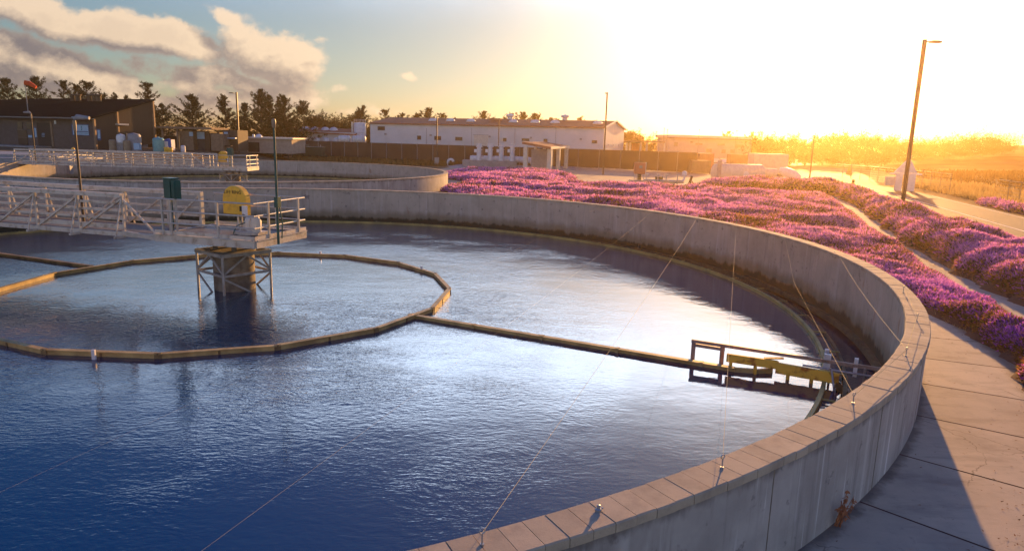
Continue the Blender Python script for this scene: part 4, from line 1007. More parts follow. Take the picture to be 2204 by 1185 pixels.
# tanks and boxes standing beside that building's side wall
def gpt(px_, Y): x = at_y(px_, 320, Y)[0]; return (x, Y, float(terrain(x, Y)))
YB = 90.3
p = gpt(262, YB); t = thing('chemical_tank', 'white domed tank on a stand beside the brown side wall', 'tank', p)
MB().lathe([(.55, 1.0), (.55, 1.75), (.45, 2.0), (.02, 2.15)], (0, 0, 0), 16).build('vessel', 'white', t, True); MB().box((0, 0, .5), (.85, .85, 1.0)).build('stand', 'grey', t)
for px_, lb in ((243, 'tan upright cylinder left of the white domed tank'), (274, 'tan upright cylinder right of the white domed tank')):
    p = gpt(px_, YB - .6); t = thing('cylinder_tank', lb, 'tank', p, 0, 'tan cylinders by the brown wall')
    MB().lathe([(.42, 0), (.42, 1.25), (.32, 1.36), (.02, 1.4)], (0, 0, 0), 16).build('vessel', 'bronze_tank', t, True); MB().lathe([(.46, 0), (.46, .08), (.43, .08)], (0, 0, 0), 16).build('foot_ring', 'grey', t)
p = gpt(290, YB + .6); t = thing('storage_hopper', 'tall grey round-topped hopper by the open bay', 'hopper', p)
MB().lathe([(.85, 0), (.85, 1.9), (.7, 2.15), (.02, 2.3)], (0, 0, 0), 18).build('vessel', 'grey', t, True); MB().box((-.5, -.75, 1.1), (.1, .1, 2.2)).build('side_pipe', 'bronze_tank', t)
p = gpt(296, YB - 1.5); t = thing('service_box', 'small white service box on a foot', 'box', p); MB().box((0, 0, .62), (.68, .5, .82)).build('box_body', 'panel_blue', t); MB().box((0, 0, .1), (.3, .3, .22)).build('foot', 'grey', t)
p = gpt(342, YB + 1); t = thing('chemical_tank', 'pale teal round tank by the open bay', 'tank', p); MB().lathe([(.72, 0), (.72, 1.55), (.55, 1.72), (.18, 1.78), (.18, 1.86), (.02, 1.88)], (0, 0, 0), 20).build('vessel', 'plastic_teal', t, True); MB().lathe([(.735, .7), (.735, .76)], (0, 0, 0), 20).build('band', 'plastic_teal', t)
p = gpt(364, YB + 2); t = thing('chemical_tank', 'bright blue tote tank beside the pale teal tank', 'tank', p); mm = MB(); mm.box((0, 0, .85), (1.15, 1.0, 1.4)); mm.lathe([(.2, 1.55), (.2, 1.65), (.02, 1.66)], (0, 0, 0), 12); mm.build('tote_body', 'blue', t); MB().box((-.1, -.54, .8), (.5, .06, 1.0)).build('tote_label', 'white', t)
for px_, lb in ((358, 'yellow drum left of its twin, before the blue tote'), (366, 'yellow drum right of its twin, before the blue tote')):
    p = gpt(px_, YB); t = thing('drum', lb, 'drum', p, 0, 'yellow drums'); MB().lathe([(.30, 0), (.30, .28), (.315, .3), (.30, .32), (.30, .6), (.28, .62), (.02, .62)], (0, 0, 0), 14).build('drum_body', 'yellow', t, True); MB().lathe([(.06, .62), (.06, .66), (.02, .66)], (.14, 0, 0), 8).build('bung', 'black', t)
p = gpt(394, YB + 3); t = thing('chemical_tank', 'small white cylinder before the tan block wall', 'tank', p); MB().lathe([(.30, 0), (.30, .78), (.2, .88), (.02, .9)], (0, 0, 0), 14).build('vessel', 'white', t, True); MB().lathe([(.33, 0), (.33, .06), (.3, .06)], (0, 0, 0), 14).build('foot_ring', 'grey', t)

# open service bays and block walls right of that building
YS = 101.
def fbox(t, nm, x0, y0, x1, y1, Y, d, mt, o=(0, 0, 0), label=None):
    a = at_y(x0, (y0 + y1) / 2, Y); b = at_y(x1, (y0 + y1) / 2, Y); z1 = at_y((x0 + x1) / 2, y0, Y)[2]; z0 = at_y((x0 + x1) / 2, y1, Y)[2]
    ob = MB().box(((a[0] + b[0]) / 2 - o[0], Y + d / 2 - o[1], (z0 + z1) / 2 - o[2]), (abs(b[0] - a[0]), d, abs(z1 - z0))).build(nm, mt, t)
    if label: ob['label'] = label
    return ob
o_ = gpt(420, YS); t = thing('service_shed', 'tan block service shed with open bays left of the cypress clump', 'shed', o_)
fbox(t, 'canopy', 338, 273, 455, 277.5, YS - 1, 6, 'tan_block', o_)
for x in (350, 382): fbox(t, 'canopy_post', x - 1.6, 277.5, x + 1.6, 324, YS - .8, .25, 'tan_block', o_)
fbox(t, 'wall', 386, 281, 416, 325, YS, 5, 'tan_block', o_); fbox(t, 'wall', 441, 284, 452, 325, YS + .4, 5, 'bldg_side', o_); fbox(t, 'wall', 454, 288, 480, 325, YS - .3, 5, 'tan_block', o_)
fbox(t, 'wall', 481, 280, 512, 325, YS + 2, 4, 'bldg_side', o_); fbox(t, 'wall', 416, 282, 441, 325, YS + 1.2, 4, 'bldg_wall', o_)
fbox(t, 'bay', 318, 292, 384, 318, YS + 3.2, .3, 'black', o_)
fbox(t, 'window', 424, 284, 441, 299, YS + .9, .1, 'panel_blue', o_); fbox(t, 'window', 407, 284, 415, 293, YS - .1, .08, 'panel_blue', o_); fbox(t, 'window', 482, 284, 490, 298, YS + 1.8, .1, 'panel_blue', o_)
fbox(t, 'counter', 482, 296, 506, 298.5, YS + 1.2, .8, 'panel_blue', o_); fbox(t, 'bench', 482, 313, 497, 316, YS + .2, .8, 'bldg_side', o_)
o_ = gpt(570, 110); t = thing('pump_house', 'low beige pump house with a dark doorway and white dome', 'building', o_)
fbox(t, 'wall', 531, 299, 628, 330, 110, 7, 'beige', o_); fbox(t, 'roof', 529, 295.5, 630, 299, 109.6, 7.8, 'cream', o_); fbox(t, 'doorway', 534, 306, 558, 327, 109.92, .14, 'black', o_)
d_ = at_y(557, 295.5, 112); MB().dome((d_[0] - o_[0], d_[1] - o_[1], d_[2] - o_[2]), .55, .5).build('roof_dome', 'white', t, True)
d_ = at_y(546, 295.5, 112); MB().box((d_[0] - o_[0], d_[1] - o_[1], d_[2] - o_[2] + .2), (.3, .3, .5)).build('roof_vent', 'white', t)
o_ = gpt(857 / 1.754 - 8, 96); o_ = gpt(484, 92)
t = thing('traffic_cone', 'small orange traffic cone behind the farther platform', 'traffic cone', gpt(490, 90)); MB().lathe([(.18, .05), (.03, .72), (.01, .72)], (0, 0, 0), 10).build('cone_body', 'cone', t, True); MB().box((0, 0, .03), (.42, .42, .05)).build('cone_foot', 'cone', t)
t = thing('marker_post', 'white marker post behind the farther bridge', 'post', gpt(466, 88)); MB().box((0, 0, .55), (.22, .12, 1.1)).build('post', 'white', t); MB().box((0, -.07, .9), (.16, .02, .25)).build('plate', 'panel_blue', t)
t = thing('hydrant', 'yellow hydrant beside the farther footbridge landing', 'hydrant', gpt(157, 74)); MB().lathe([(.14, 0), (.14, .5), (.18, .52), (.18, .58), (.12, .72), (.02, .78)], (0, 0, 0), 12).build('body', 'yellow', t, True); MB().tube((-.24, 0, .45), (.24, 0, .45), .07, 10).build('outlet', 'yellow', t, True)

# concrete channel box left of the farther tank
t = thing('channel_box', 'low concrete channel box left of the farther tank', 'concrete box', (-52, 68, ZG))
MB().prism([(-14, -10), (11.0, -4.2), (10.4, 1.5), (8.4, 5.5), (-14, 6)], 0, 1.38).build('box_wall', 'grey', t)
MB().prism([(-14, -7.6), (8.6, -2.2), (7.8, 4.6), (-14, 4.9)], 1.385, 1.62).build('box_lid', 'grey', t)

# green pump trailers by the fence
def trailer(label, px_, Y, w, h, big):
    b = gpt(px_, Y); t = thing('pump_trailer', label, 'pump trailer', (b[0], Y, ZG), rad(-4), 'green pump trailers')
    mm = MB(); mm.box((0, 0, .55 + h / 2), (w, 1.7, h)); mm.box((0, 0, .55 + h + .04), (w + .1, 1.8, .08)); mm.build('engine_housing', 'green_dk', t)
    mm = MB(); mm.beam((-w / 2 - 1.1, 0, .5), (w / 2 + .6, 0, .5), .3, .12); mm.tube((w / 2 + .5, 0, 0), (w / 2 + .5, 0, .9), .05); mm.build('chassis', 'green_dk', t)
    for x in (-w * .22, w * .22):
        wl = MB(); wl.path([(x, -1.0, .36), (x, -.78, .36)], .36, 16); wl.build('wheel', 'black', t, True)
    mm = MB(); mm.path([(-w / 2 - .2, -.4, .7), (-w / 2 - .6, -.4, 1.0), (-w / 2 - .6, -.4, 1.7)], .16, 10); mm.path([(-w / 2 - .9, .2, .3), (-w / 2 - .9, .2, 1.3), (-w / 2 - .4, .2, 1.5)], .12, 10); mm.build('pump_pipe', 'green_dk', t, True)
    MB().tube((w * .3, .2, .55 + h), (w * .3, .2, 1.0 + h), .06, 8).build('exhaust', 'grey', t, True)
trailer('long green pump trailer nearest the screened fence corner', 678, 119, 3.0, 1.45, 1); trailer('dark green pump trailer in the middle of three', 648, 121, 2.2, 1.7, 0); trailer('small green pump trailer before the beige pump house', 606, 116, 1.4, 1.1, 0)
mm = MB()
t = thing('valve_stand', 'green valve stands and pipes before the beige pump house', 'valves', gpt(583, 113))
for k in range(4):
    v_ = MB(); x = -2.2 + k * 1.25; v_.path([(x, 0, 0), (x, 0, 1.2), (x + .35, 0, 1.4)], .15, 10); v_.lathe([(.3, 1.5), (.3, 1.56), (.02, 1.56)], (x, 0, 0), 10); v_.tube((x, 0, 1.2), (x, 0, 1.55), .05); v_.build('valve', 'green_dk' if k % 2 else 'green', t, True)
MB().tube((-2.6, .2, .55), (2.4, .2, .55), .16, 10).build('header_pipe', 'green_dk', t, True)

# ---------------------------------------------------------------- white sheds, silo and lying tanks behind the fence
def dome_row(t, pts, o, r, h, mt='white'):
    for p in pts: 
        d = MB(); d.lathe([(r * 1.12, -.12), (r * 1.12, .05), (r, .06)], (p[0] - o[0], p[1] - o[1], p[2] - o[2]), 14); d.dome((p[0] - o[0], p[1] - o[1], p[2] - o[2] + .05), r, h, 14, 4); d.build('skylight_dome', mt, t, True)
# long shed
LA = np.array(at_y(797, 290, 138)[:2]); LB = np.array(at_y(1299, 300, 121)[:2]); ld = unit(LB - LA); ln = np.array([-ld[1], ld[0]])
if ln[1] < 0: ln = -ln
LW = float(np.linalg.norm(LB - LA)); LD = 16.; zE, zP = 5.42, 6.75
o_ = (LA[0], LA[1], ZG); t = thing('warehouse', 'long pale metal warehouse with red brown roof and skylight domes', 'building', o_)
def lp(s, d, z): p = LA + ld * s + ln * d; return (p[0] - o_[0], p[1] - o_[1], z - o_[2])
m = MB(); m.add([lp(0, 0, ZG), lp(LW, 0, ZG), lp(LW, 0, zE), lp(0, 0, zE)], [(0, 1, 2, 3)]); m.add([lp(0, LD, ZG), lp(LW, LD, ZG), lp(LW, LD, zE), lp(0, LD, zE)], [(0, 1, 2, 3)])
k = 0
while k < LW: m.add([lp(k, -.02, ZG + .1), lp(k + .06, -.02, ZG + .1), lp(k + .06, -.02, zE - .1), lp(k, -.02, zE - .1)], [(0, 1, 2, 3)]); k += .9
m.build('long_wall', 'siding', t, fix=False)
for s_ in (0, LW): MB().add([lp(s_, 0, ZG), lp(s_, LD, ZG), lp(s_, LD, zE), lp(s_, LD / 2, zP - .05), lp(s_, 0, zE)], [(0, 1, 2, 3, 4)]).build('gable_wall', 'siding', t, fix=False)
m = MB()
for d0_, d1_, z0, z1 in ((-.35, LD / 2, zE - .02, zP), (LD + .35, LD / 2, zE - .02, zP)):
    m.add([lp(-.3, d0_, z0), lp(LW + .3, d0_, z0), lp(LW + .3, d1_, z1), lp(-.3, d1_, z1), lp(-.3, d0_, z0 - .14), lp(LW + .3, d0_, z0 - .14), lp(LW + .3, d1_, z1 - .14), lp(-.3, d1_, z1 - .14)], [(0, 1, 2, 3), (7, 6, 5, 4), (0, 4, 5, 1), (1, 5, 6, 2), (3, 2, 6, 7), (0, 3, 7, 4)])
m.build('roof', 'roof_red', t)
MB().beam(lp(-.3, -.37, zE - .1), lp(LW + .3, -.37, zE - .1), .10, .2).build('eave_gutter', 'roof_red', t)
m = MB(); m.beam(lp(LW + .33, -.3, zE - .02), lp(LW + .33, LD / 2, zP), .06, .28); m.beam(lp(LW + .33, LD + .3, zE - .02), lp(LW + .33, LD / 2, zP), .06, .28); m.build('gable_trim', 'white', t)
def lpanel(nm, x0, y0, x1, y1, mt, d=.06, out=.05, par=None):
    a = on_wall(x0, (y0 + y1) / 2, LA - ln * out, ld); b = on_wall(x1, (y0 + y1) / 2, LA - ln * out, ld); z0 = on_wall((x0 + x1) / 2, y1, LA - ln * out, ld)[2]; z1 = on_wall((x0 + x1) / 2, y0, LA - ln * out, ld)[2]
    w = math.hypot(a[0] - b[0], a[1] - b[1])
    return MB().box(((a[0] + b[0]) / 2 - o_[0], (a[1] + b[1]) / 2 - o_[1], (z0 + z1) / 2 - o_[2]), (w, d, z1 - z0), math.atan2(ld[1], ld[0])).build(nm, mt, par or t)
for x0, y0, x1, y1 in ((813, 272, 828, 280), (898, 292, 906, 300), (935, 293, 949, 301), (980, 295, 995, 302), (1083, 297, 1090, 304), (1123, 298, 1139, 303), (1170, 299, 1178, 306), (1274, 302, 1285, 308)):
    w_ = lpanel('window', x0, y0, x1, y1, 'glass'); 
    lpanel('window_sill', x0 - .6, y1, x1 + .6, y1 + .8, 'grey', .12)
lpanel('window', 1076, 297, 1083, 304, 'cream')
for x, y in ((829.5, 288.5), (927, 291), (1054, 294), (1143, 296.5), (1250, 299.5)): lpanel('wall_vent', x - 1.8, y - 1.8, x + 1.8, y + 1.8, 'grey', .3)
dd = lpanel('roller_door', 1020, 291, 1050, 316, 'cream', .05); lpanel('door_trim', 1018.5, 290, 1051, 291, 'grey', .1)
for x in (918, 1015, 1108, 1196): lpanel('panel_joint', x - .25, 276, x + .25, 318, 'grey', .05, .04)
pts = []
for px_ in (932, 970, 1014, 1105, 1152, 1195, 1287):
    p = on_wall(px_, 262, LA + ln * 4.2, ld); pts.append((p[0], p[1], zE + (zP - zE) * 4.2 / (LD / 2) + .02))
dome_row(t, pts, o_, .85, .42)
p = on_wall(1067, 262, LA + ln * 5.2, ld); MB().box((p[0] - o_[0], p[1] - o_[1], zE + 1.2 - ZG), (2.3, 1.2, .3), math.atan2(ld[1], ld[0])).build('roof_hatch', 'roof_red', t)
for px_ in (1098, 1216):
    p = on_wall(px_, 258, LA + ln * 8, ld); MB().lathe([(.5, 0), (.5, .5), (.8, .6), (.8, .85), (.02, 1.1)], (p[0] - o_[0], p[1] - o_[1], zP - ZG - .05), 12).build('roof_ventilator', 'white', t, True)
for d_ in (4, 7.5, 12):
    q = lp(LW + .06, d_, 2.4); MB().box(q, (.12, .5, .4), math.atan2(ld[1], ld[0])).build('wall_light', 'white', t)

# low white shed with red roof at the left
YL = 150.; a_ = at_y(602, 300, YL)[0]; b_ = at_y(765, 300, YL)[0]
o_ = (a_, YL, ZG); t = thing('workshop', 'low white workshop with red roof and four skylight domes', 'building', o_)
zl = at_y(690, 284, YL)[2]; zt = zl + .75; w_ = b_ - a_
MB().prism([(0, 0), (w_, 0), (w_, 9), (0, 9)], 0, zl - ZG).build('wall', 'siding', t)
m = MB(); m.add([(-.3, -.4, zl - ZG + .01), (w_ + .3, -.4, zl - ZG - .35), (w_ + .3, 4.5, zt - ZG), (2.6, 4.5, zt - ZG + .35), (-.3, 9.4, zl - ZG), (w_ + .3, 9.4, zl - ZG)], [(0, 1, 2, 3), (3, 2, 5, 4), (0, 3, 4)]); m.build('roof', 'roof_red', t, fix=False)
MB().beam((-.3, -.42, zl - ZG - .05), (w_ + .3, -.42, zl - ZG - .40), .08, .28).build('eave_trim', 'roof_red', t)
for x0, y0, x1, y1 in ((605, 285, 609, 287.5), (611, 283.5, 616.5, 287.5), (621.5, 284, 634, 290.5), (638, 284, 644, 288), (646, 286.5, 650, 289), (667, 288.5, 671, 290.5), (697, 289, 701, 291.5)):
    fbox(t, 'window', x0, y0, x1, y1, YL - .06, .1, 'glass', o_)
fbox(t, 'emblem_plate', 634.5, 294, 639, 299, YL - .06, .1, 'bronze_tank', o_)
for px_ in (658, 677, 700, 718):
    p = at_y(px_, 277, YL + 3); d = MB(); d.dome((p[0] - o_[0], 3.0, zl - ZG + .35), .95, .75, 14, 4); d.build('skylight_dome', 'white', t, True)
p = at_y(775, 300, 152); t = thing('silo', 'white upright silo with railing on top beside the long warehouse', 'silo', (p[0], 152, ZG)); zt = at_y(775, 263, 152)[2] - ZG
MB().lathe([(1.3, 0), (1.3, zt - .3), (1.2, zt - .15), (.02, zt)], (0, 0, 0), 24).build('silo_body', 'white', t, True)
m = MB()
for k in range(10):
    x, y = pol((0, 0), 1.25, 36 * k); m.tube((x, y, zt - .2), (x, y, zt + .55), .03, 5)
for z in (zt + .25, zt + .55): m.path([(1.25 * math.cos(q), 1.25 * math.sin(q), z) for q in np.linspace(0, 2 * math.pi, 16, endpoint=False)], .03, 5, True)
m.build('top_railing', 'galv', t)
m = MB(); m.box((-1.5, -.6, zt / 2), (.4, .1, zt)); m.build('ladder', 'galv', t)
def lying_tank(label, p, q, r, mt='white', legs=2, group=None, man=False):
    c_ = ((p[0] + q[0]) / 2, (p[1] + q[1]) / 2, ZG); t = thing('lying_tank', label, 'tank', c_, 0, group)
    P, Q = V(p[0] - c_[0], p[1] - c_[1], p[2] - ZG), V(q[0] - c_[0], q[1] - c_[1], q[2] - ZG)
    MB().hcyl(P, Q, r, 24, .35).build('vessel', mt, t, True)
    d = (Q - P).normalized()
    for k in range(legs):
        b = P.lerp(Q, .14 + .72 * k / max(1, legs - 1)); mm = MB(); mm.beam((b.x - d.y * r * .8, b.y + d.x * r * .8, 0), (b.x - d.y * r * .8, b.y + d.x * r * .8, b.z - r * .3), .3, .25); mm.beam((b.x + d.y * r * .8, b.y - d.x * r * .8, 0), (b.x + d.y * r * .8, b.y - d.x * r * .8, b.z - r * .3), .3, .25); mm.box((b.x, b.y, b.z * .25), (.4, r * 1.7, b.z * .5), math.atan2(d.y, d.x)); mm.build('saddle', 'cream', t)
        b2 = P.lerp(Q, .14 + .72 * k / max(1, legs - 1)); MB().path([b2 - d * .06, b2 + d * .06], r + .015, 24).build('strap', 'cream', t, True)
    return t, P, Q, c_
for x0, x1, yc, lb in ((731, 752, 299, 'left one of two white lying tanks with top rails beside the silo'), (761, 785, 299.5, 'right one of two white lying tanks with top rails beside the silo')):
    p = at_y(x0, yc, 143); q = at_y(x1, yc + .4, 143); tk, P_, Q_, c_ = lying_tank(lb, p, (q[0], 143, p[2]), .72, 'white', 2, 'white lying tanks')
    m = MB()
    for f in (0, .5, 1):
        b = P_.lerp(Q_, f); m.tube((b.x, b.y, b.z + .7), (b.x, b.y, b.z + 1.3), .03, 5)
    m.tube((P_.x, P_.y, P_.z + 1.3), (Q_.x, Q_.y, Q_.z + 1.3), .03, 5); m.build('top_rail', 'galv', tk)
for k, (px_, lb) in enumerate(((682, 'leftmost of the small white tanks on the fence line'), (702, 'middle one of the small white tanks on the fence line'), (724, 'rightmost of the small white tanks on the fence line'))):
    p = at_y(px_, 303, 144); t = thing('small_tank', lb, 'tank', (p[0], 144, ZG), 0, 'small white tanks'); zt = at_y(px_, 297, 144)[2] - ZG
    MB().lathe([(.55, 0), (.55, zt - .2), (.35, zt), (.02, zt + .05)], (0, 0, 0), 16).build('vessel', 'white', t, True); MB().box((.35, -.4, zt + .1), (.1, .1, .35)).build('vent_pipe', 'galv', t)

# ---------------------------------------------------------------- fences
def screen_fence(label, pts, h, st_=3.0):
    o = (pts[0][0], pts[0][1], ZG); t = thing('screened_fence', label, 'fence', o)
    m = MB(); 
    for (x0, y0), (x1, y1) in zip(pts[:-1], pts[1:]):
        m.beam((x0 - o[0], y0 - o[1], h / 2 + .1), (x1 - o[0], y1 - o[1], h / 2 + .1), .03, h - .2)
        L__ = math.hypot(x1 - x0, y1 - y0); n = max(1, int(round(L__ / st_)))
        for k in range(n):
            f = k / n; x, y = x0 + (x1 - x0) * f - o[0], y0 + (y1 - y0) * f - o[1]; MB().tube((x, y - .06, 0), (x, y - .06, h + .12), .045, 6).build('fence_post', 'grey', t, True)
    m.build('screen', 'fence_screen', t)
    return t
fp = [at_y(x, 350, Y)[:2] for x, Y in ((632, 127), (800, 121), (1000, 116.5), (1200, 112), (1335, 108), (1500, 104))]
screen_fence('long brown screened fence in front of the white sheds', fp, 3.0)
def wire_fence(label, pts, h, st_):
    o = (pts[0][0], pts[0][1], ZG); t = thing('wire_fence', label, 'fence', o); m = MB(); msh = MB()
    for (x0, y0), (x1, y1) in zip(pts[:-1], pts[1:]):
        z0, z1 = float(terrain(x0, y0)) - ZG, float(terrain(x1, y1)) - ZG
        for z in np.linspace(.1, h, 7): m.tube((x0 - o[0], y0 - o[1], z + z0), (x1 - o[0], y1 - o[1], z + z1), .012 if z < h - .01 else .03, 5)
        L__ = math.hypot(x1 - x0, y1 - y0); n = max(1, int(round(L__ / st_)))
        for k in range(n):
            f = k / n; x, y = x0 + (x1 - x0) * f - o[0], y0 + (y1 - y0) * f - o[1]; MB().tube((x, y, z0), (x, y, z0 + h + .1), .035, 6).build('fence_post', 'bronze_tank', t, True)
    m.build('fence_wire', 'bronze_tank', t); return t
wire_fence('wire fence on thin posts beyond the road verge', [rd(s, 7.2) for s in (-18, 0, 14, 26)], 1.9, 2.2)
wire_fence('farther wire fence with gate beyond the white kiosk', [rdc(s, 7.2) for s in (38, 50, 60, 70)], 1.9, 2.6)

# ---------------------------------------------------------------- white stacks on their plinth, pipe, gooseneck, shelter
YK = 107.
o_ = (at_y(1052, 350, YK)[0], YK, ZG); t = thing('blower_stacks', 'four white vent stacks rising from a concrete plinth', 'vent stacks', o_)
fbox(t, 'plinth', 995, 346, 1112, 361, YK - 1.6, 3.4, 'plinth', o_)
zc = at_y(1060, 342, YK)[2] - ZG; xa = at_y(1016, 342, YK)[0] - o_[0]; xb = at_y(1136, 342, YK)[0] - o_[0]
MB().path([(xa - .35, .2, zc), (xa - .3, .2, zc), (xa, .2, zc), (xb, .2, zc), (xb + .5, .2, zc - .1), (xb + .85, .2, zc - .45), (xb + 1.0, .2, zc - .95), (xb + 1.0, .2, .0)], [.05, .40, .46, .46, .46, .46, .46, .46], 18).build('header_pipe', 'white', t, True)
for px_ in (1031, 1055, 1079, 1102.5):
    x = at_y(px_, 330, YK - .8)[0] - o_[0]; zt = at_y(px_, 309, YK - .8)[2] - ZG; zb = .5
    s_ = MB(); s_.lathe([(.36, zb), (.36, zt - .95), (.46, zt - .94), (.46, zt - .86), (.33, zt - .85), (.33, zt - .55), (.50, zt - .5), (.50, zt - .42), (.34, zt - .35), (.42, zt - .1), (.42, zt), (.02, zt)], (x, -.8, 0), 18); sv = s_.build('stack', 'white', t, True)
    MB().box((x - .52, -.85, zt - 1.1), (.42, .5, .5)).build('actuator', 'white', sv)
    MB().tube((x + .3, -.9, zt - 1.9), (x + .75, -.95, zt - 1.85), .06, 8).build('valve_handle', 'grey', sv, True)
p = at_y(970, 352, 107); t = thing('gooseneck_vent', 'small white gooseneck pipe left of the stacks', 'vent pipe', (p[0], 107, ZG))
MB().path([(-.42, 0, 0), (-.42, 0, .55)] + [(.42 * math.cos(q), 0, .55 + .42 * math.sin(q)) for q in np.linspace(math.pi, 0.15, 9)], .19, 14).build('pipe', 'white', t, True); MB().lathe([(.3, 0), (.3, .08), (.2, .08)], (-.42, 0, 0), 14).build('flange', 'white', t)
cols = [(1130.5, 367.6), (1182, 369), (1217.5, 364), (1199.5, 366.2), (1150, 362.5)]
cp_ = [at_z(x, y, ZG) for x, y in cols]; o_ = cp_[1]
t = thing('shelter', 'open shelter with sloping red brown roof on cream columns', 'shelter', (o_[0], o_[1], ZG))
F0, L0, R0 = np.array(cp_[1][:2]), np.array(cp_[0][:2]), np.array(cp_[2][:2]); K0 = L0 + R0 - F0
rc = [(np.array(q[:2]), z) for q, z in ((F0 + unit(F0 - K0) * 1.0, 2.10), (R0 + unit(R0 - L0) * 1.0, 2.22), (K0 + unit(K0 - F0) * 1.0, 2.75), (L0 + unit(L0 - R0) * 1.0, 2.68))]
vs = [(p[0] - o_[0], p[1] - o_[1], z - ZG) for p, z in rc]
m = MB(); m.add(vs + [(x, y, z - .30) for x, y, z in vs], [(0, 1, 2, 3), (7, 6, 5, 4)] + [(i, (i + 1) % 4, 4 + (i + 1) % 4, 4 + i) for i in range(4)]); m.build('roof', 'roof_red', t)
m = MB(); m.beam(vs[0] [:2] + (vs[0][2] - .14,), vs[1][:2] + (vs[1][2] - .14,), .08, .34); m.build('fascia', 'cream', t)
for p, w in ((L0, .55), (F0, .60), (R0, .5), ((F0 + R0) / 2, .5), (K0, .4), ((L0 + K0) / 2, .4)):
    u_ = (p - F0); zt = 2.0
    MB().box((p[0] - o_[0], p[1] - o_[1], (zt - ZG) / 2), (w, w, zt - ZG), math.atan2((R0 - F0)[1], (R0 - F0)[0])).build('column', 'cream', t)
mid = (F0 + L0 + R0 + K0) / 4 + unit(K0 - F0) * .6
MB().box((mid[0] - o_[0] - .6, mid[1] - o_[1], 1.45), (3.4, 2.4, 2.9), math.atan2((R0 - F0)[1], (R0 - F0)[0])).build('inner_room', 'grey', t)
MB().box((mid[0] - o_[0], mid[1] - o_[1], .05), (8.2, 7.0, .1), math.atan2((R0 - F0)[1], (R0 - F0)[0])).build('floor_slab', 'plinth', t)

# ---------------------------------------------------------------- cabinet, valves, big lying tank and other plant at the right
p = at_z(1375, 390, ZG); t = thing('electric_cabinet', 'electric cabinet coloured red by sunlight, on legs beside the pale path', 'cabinet', p)
MB().box((0, 0, 1.45), (1.18, .7, 1.25)).build('cabinet_body', 'red_box', t); MB().box((.02, -.37, 1.5), (.9, .05, 1.0)).build('cabinet_door', 'red_box', t); MB().box((.06, -.40, 1.6), (.34, .03, .28)).build('meter_panel', 'grey', t)
for x in (-.48, -.28, .5): MB().tube((x, 0, 0), (x, 0, .85), .045, 8).build('leg', 'galv', t, True)
mm = MB(); 
for x in (-.12, 0., .1, .2): mm.tube((x, .05, 0), (x, .05, .85), .055, 8)
mm.build('conduit', 'green_dk', t, True); MB().box((.66, 0, 1.45), (.08, .3, 1.3)).build('side_panel', 'white', t)
MB().box((.6, -.2, .06), (3.2, 1.6, .16)).build('pad', 'plinth', t)
p = at_z(1428, 404, ZG); t = thing('valve_pipework', 'pale pipework with valve wheels on supports behind the flowers', 'pipework', p)
MB().tube((-1.9, 0, .62), (1.9, 0, .62), .17, 12).build('main_pipe', 'steel_lt', t, True)
for x in (-1.7, -.6, .2, 1.3):
    v_ = MB(); v_.lathe([(.30, -.05), (.30, .05), (.05, .05), (.05, .55), (.2, .56), (.2, .6), (.02, .6)], (x, 0, .72), 12); v_.path([(x - .04, 0, .62), (x + .04, 0, .62)], .27, 14); v_.build('valve', 'steel_lt', t, True)
v_ = MB(); v_.path([(1.75, 0, .6), (1.95, 0, .9), (1.95, 0, 1.25)], .1, 10); v_.lathe([(.24, 1.25), (.24, 1.6), (.02, 1.7)], (1.95, 0, 0), 12); v_.build('gauge', 'white', t, True)
for x in (-1.3, -.2, .9): MB().box((x, 0, .22), (.3, .4, .45)).build('support', 'plinth', t)
MB().box((-.4, .5, .9), (.7, .4, .3)).build('pipe_cover', 'green_dk', t)
p = at_z(1484, 411, ZG); t = thing('leaning_post', 'dark leaning plank post at the edge of the flower carpet', 'post', p); MB().beam((-.25, 0, 0), (.15, .1, 1.35), .2, .14).build('plank', 'bark', t); MB().beam((.3, .1, 0), (.2, .1, .9), .08, .08).build('prop', 'bark', t)
YT = 86.; p = at_y(1540, 371, YT); q = at_y(1636, 371, YT + 1.5)
tk, P_, Q_, c_ = lying_tank('big pale lying pressure tank on saddles behind the flowers', (p[0], YT, p[2] + .02), (q[0], YT + 1.5, p[2] + .02), 1.06, 'cream', 2)
b = P_.lerp(Q_, .62); MB().path([(b.x, b.y - .9, b.z - .15), (b.x, b.y - 1.15, b.z - .15)], .36, 18).build('manhole', 'white', tk, True)
b = P_.lerp(Q_, .02); MB().box((b.x, b.y - 1.1, 1.2), (.5, .12, 2.3)).build('ladder_panel', 'grey', tk)
p = at_z(1672, 388, ZG); t = thing('pipe_elbow', 'white capped pipe elbow coming out of the ground right of the big tank', 'pipe', (p[0], p[1], ZG))
MB().path([(-2.6, .4, .9), (-1.4, .3, .9), (-.1, .1, .9)], [.62, .6, .55], 16).build('pipe', 'cream', t, True); MB().path([(.2, .1, 1.3), (.9, -.1, 1.1), (1.9, -.3, .75), (2.7, -.4, .35)], [.35, .62, .60, .4], 16).build('hood', 'white', t, True)
MB().prism([(-3, -.8), (3, -1.2), (3, 1), (-3, 1.2)], 0, .3).build('pad', 'plinth', t)
p = at_z(1811, 410, ZG); t = thing('hydrant', 'short dark hydrant at the road side of the flower bank', 'hydrant', p); MB().lathe([(.17, 0), (.17, .06), (.12, .08), (.12, .6), (.2, .62), (.2, .68), (.13, .8), (.03, .9), (.03, .95), (.01, .95)], (0, 0, 0), 14).build('body', 'yellow', t, True); MB().tube((-.28, 0, .5), (.28, 0, .5), .09, 10).build('outlet', 'yellow', t, True)
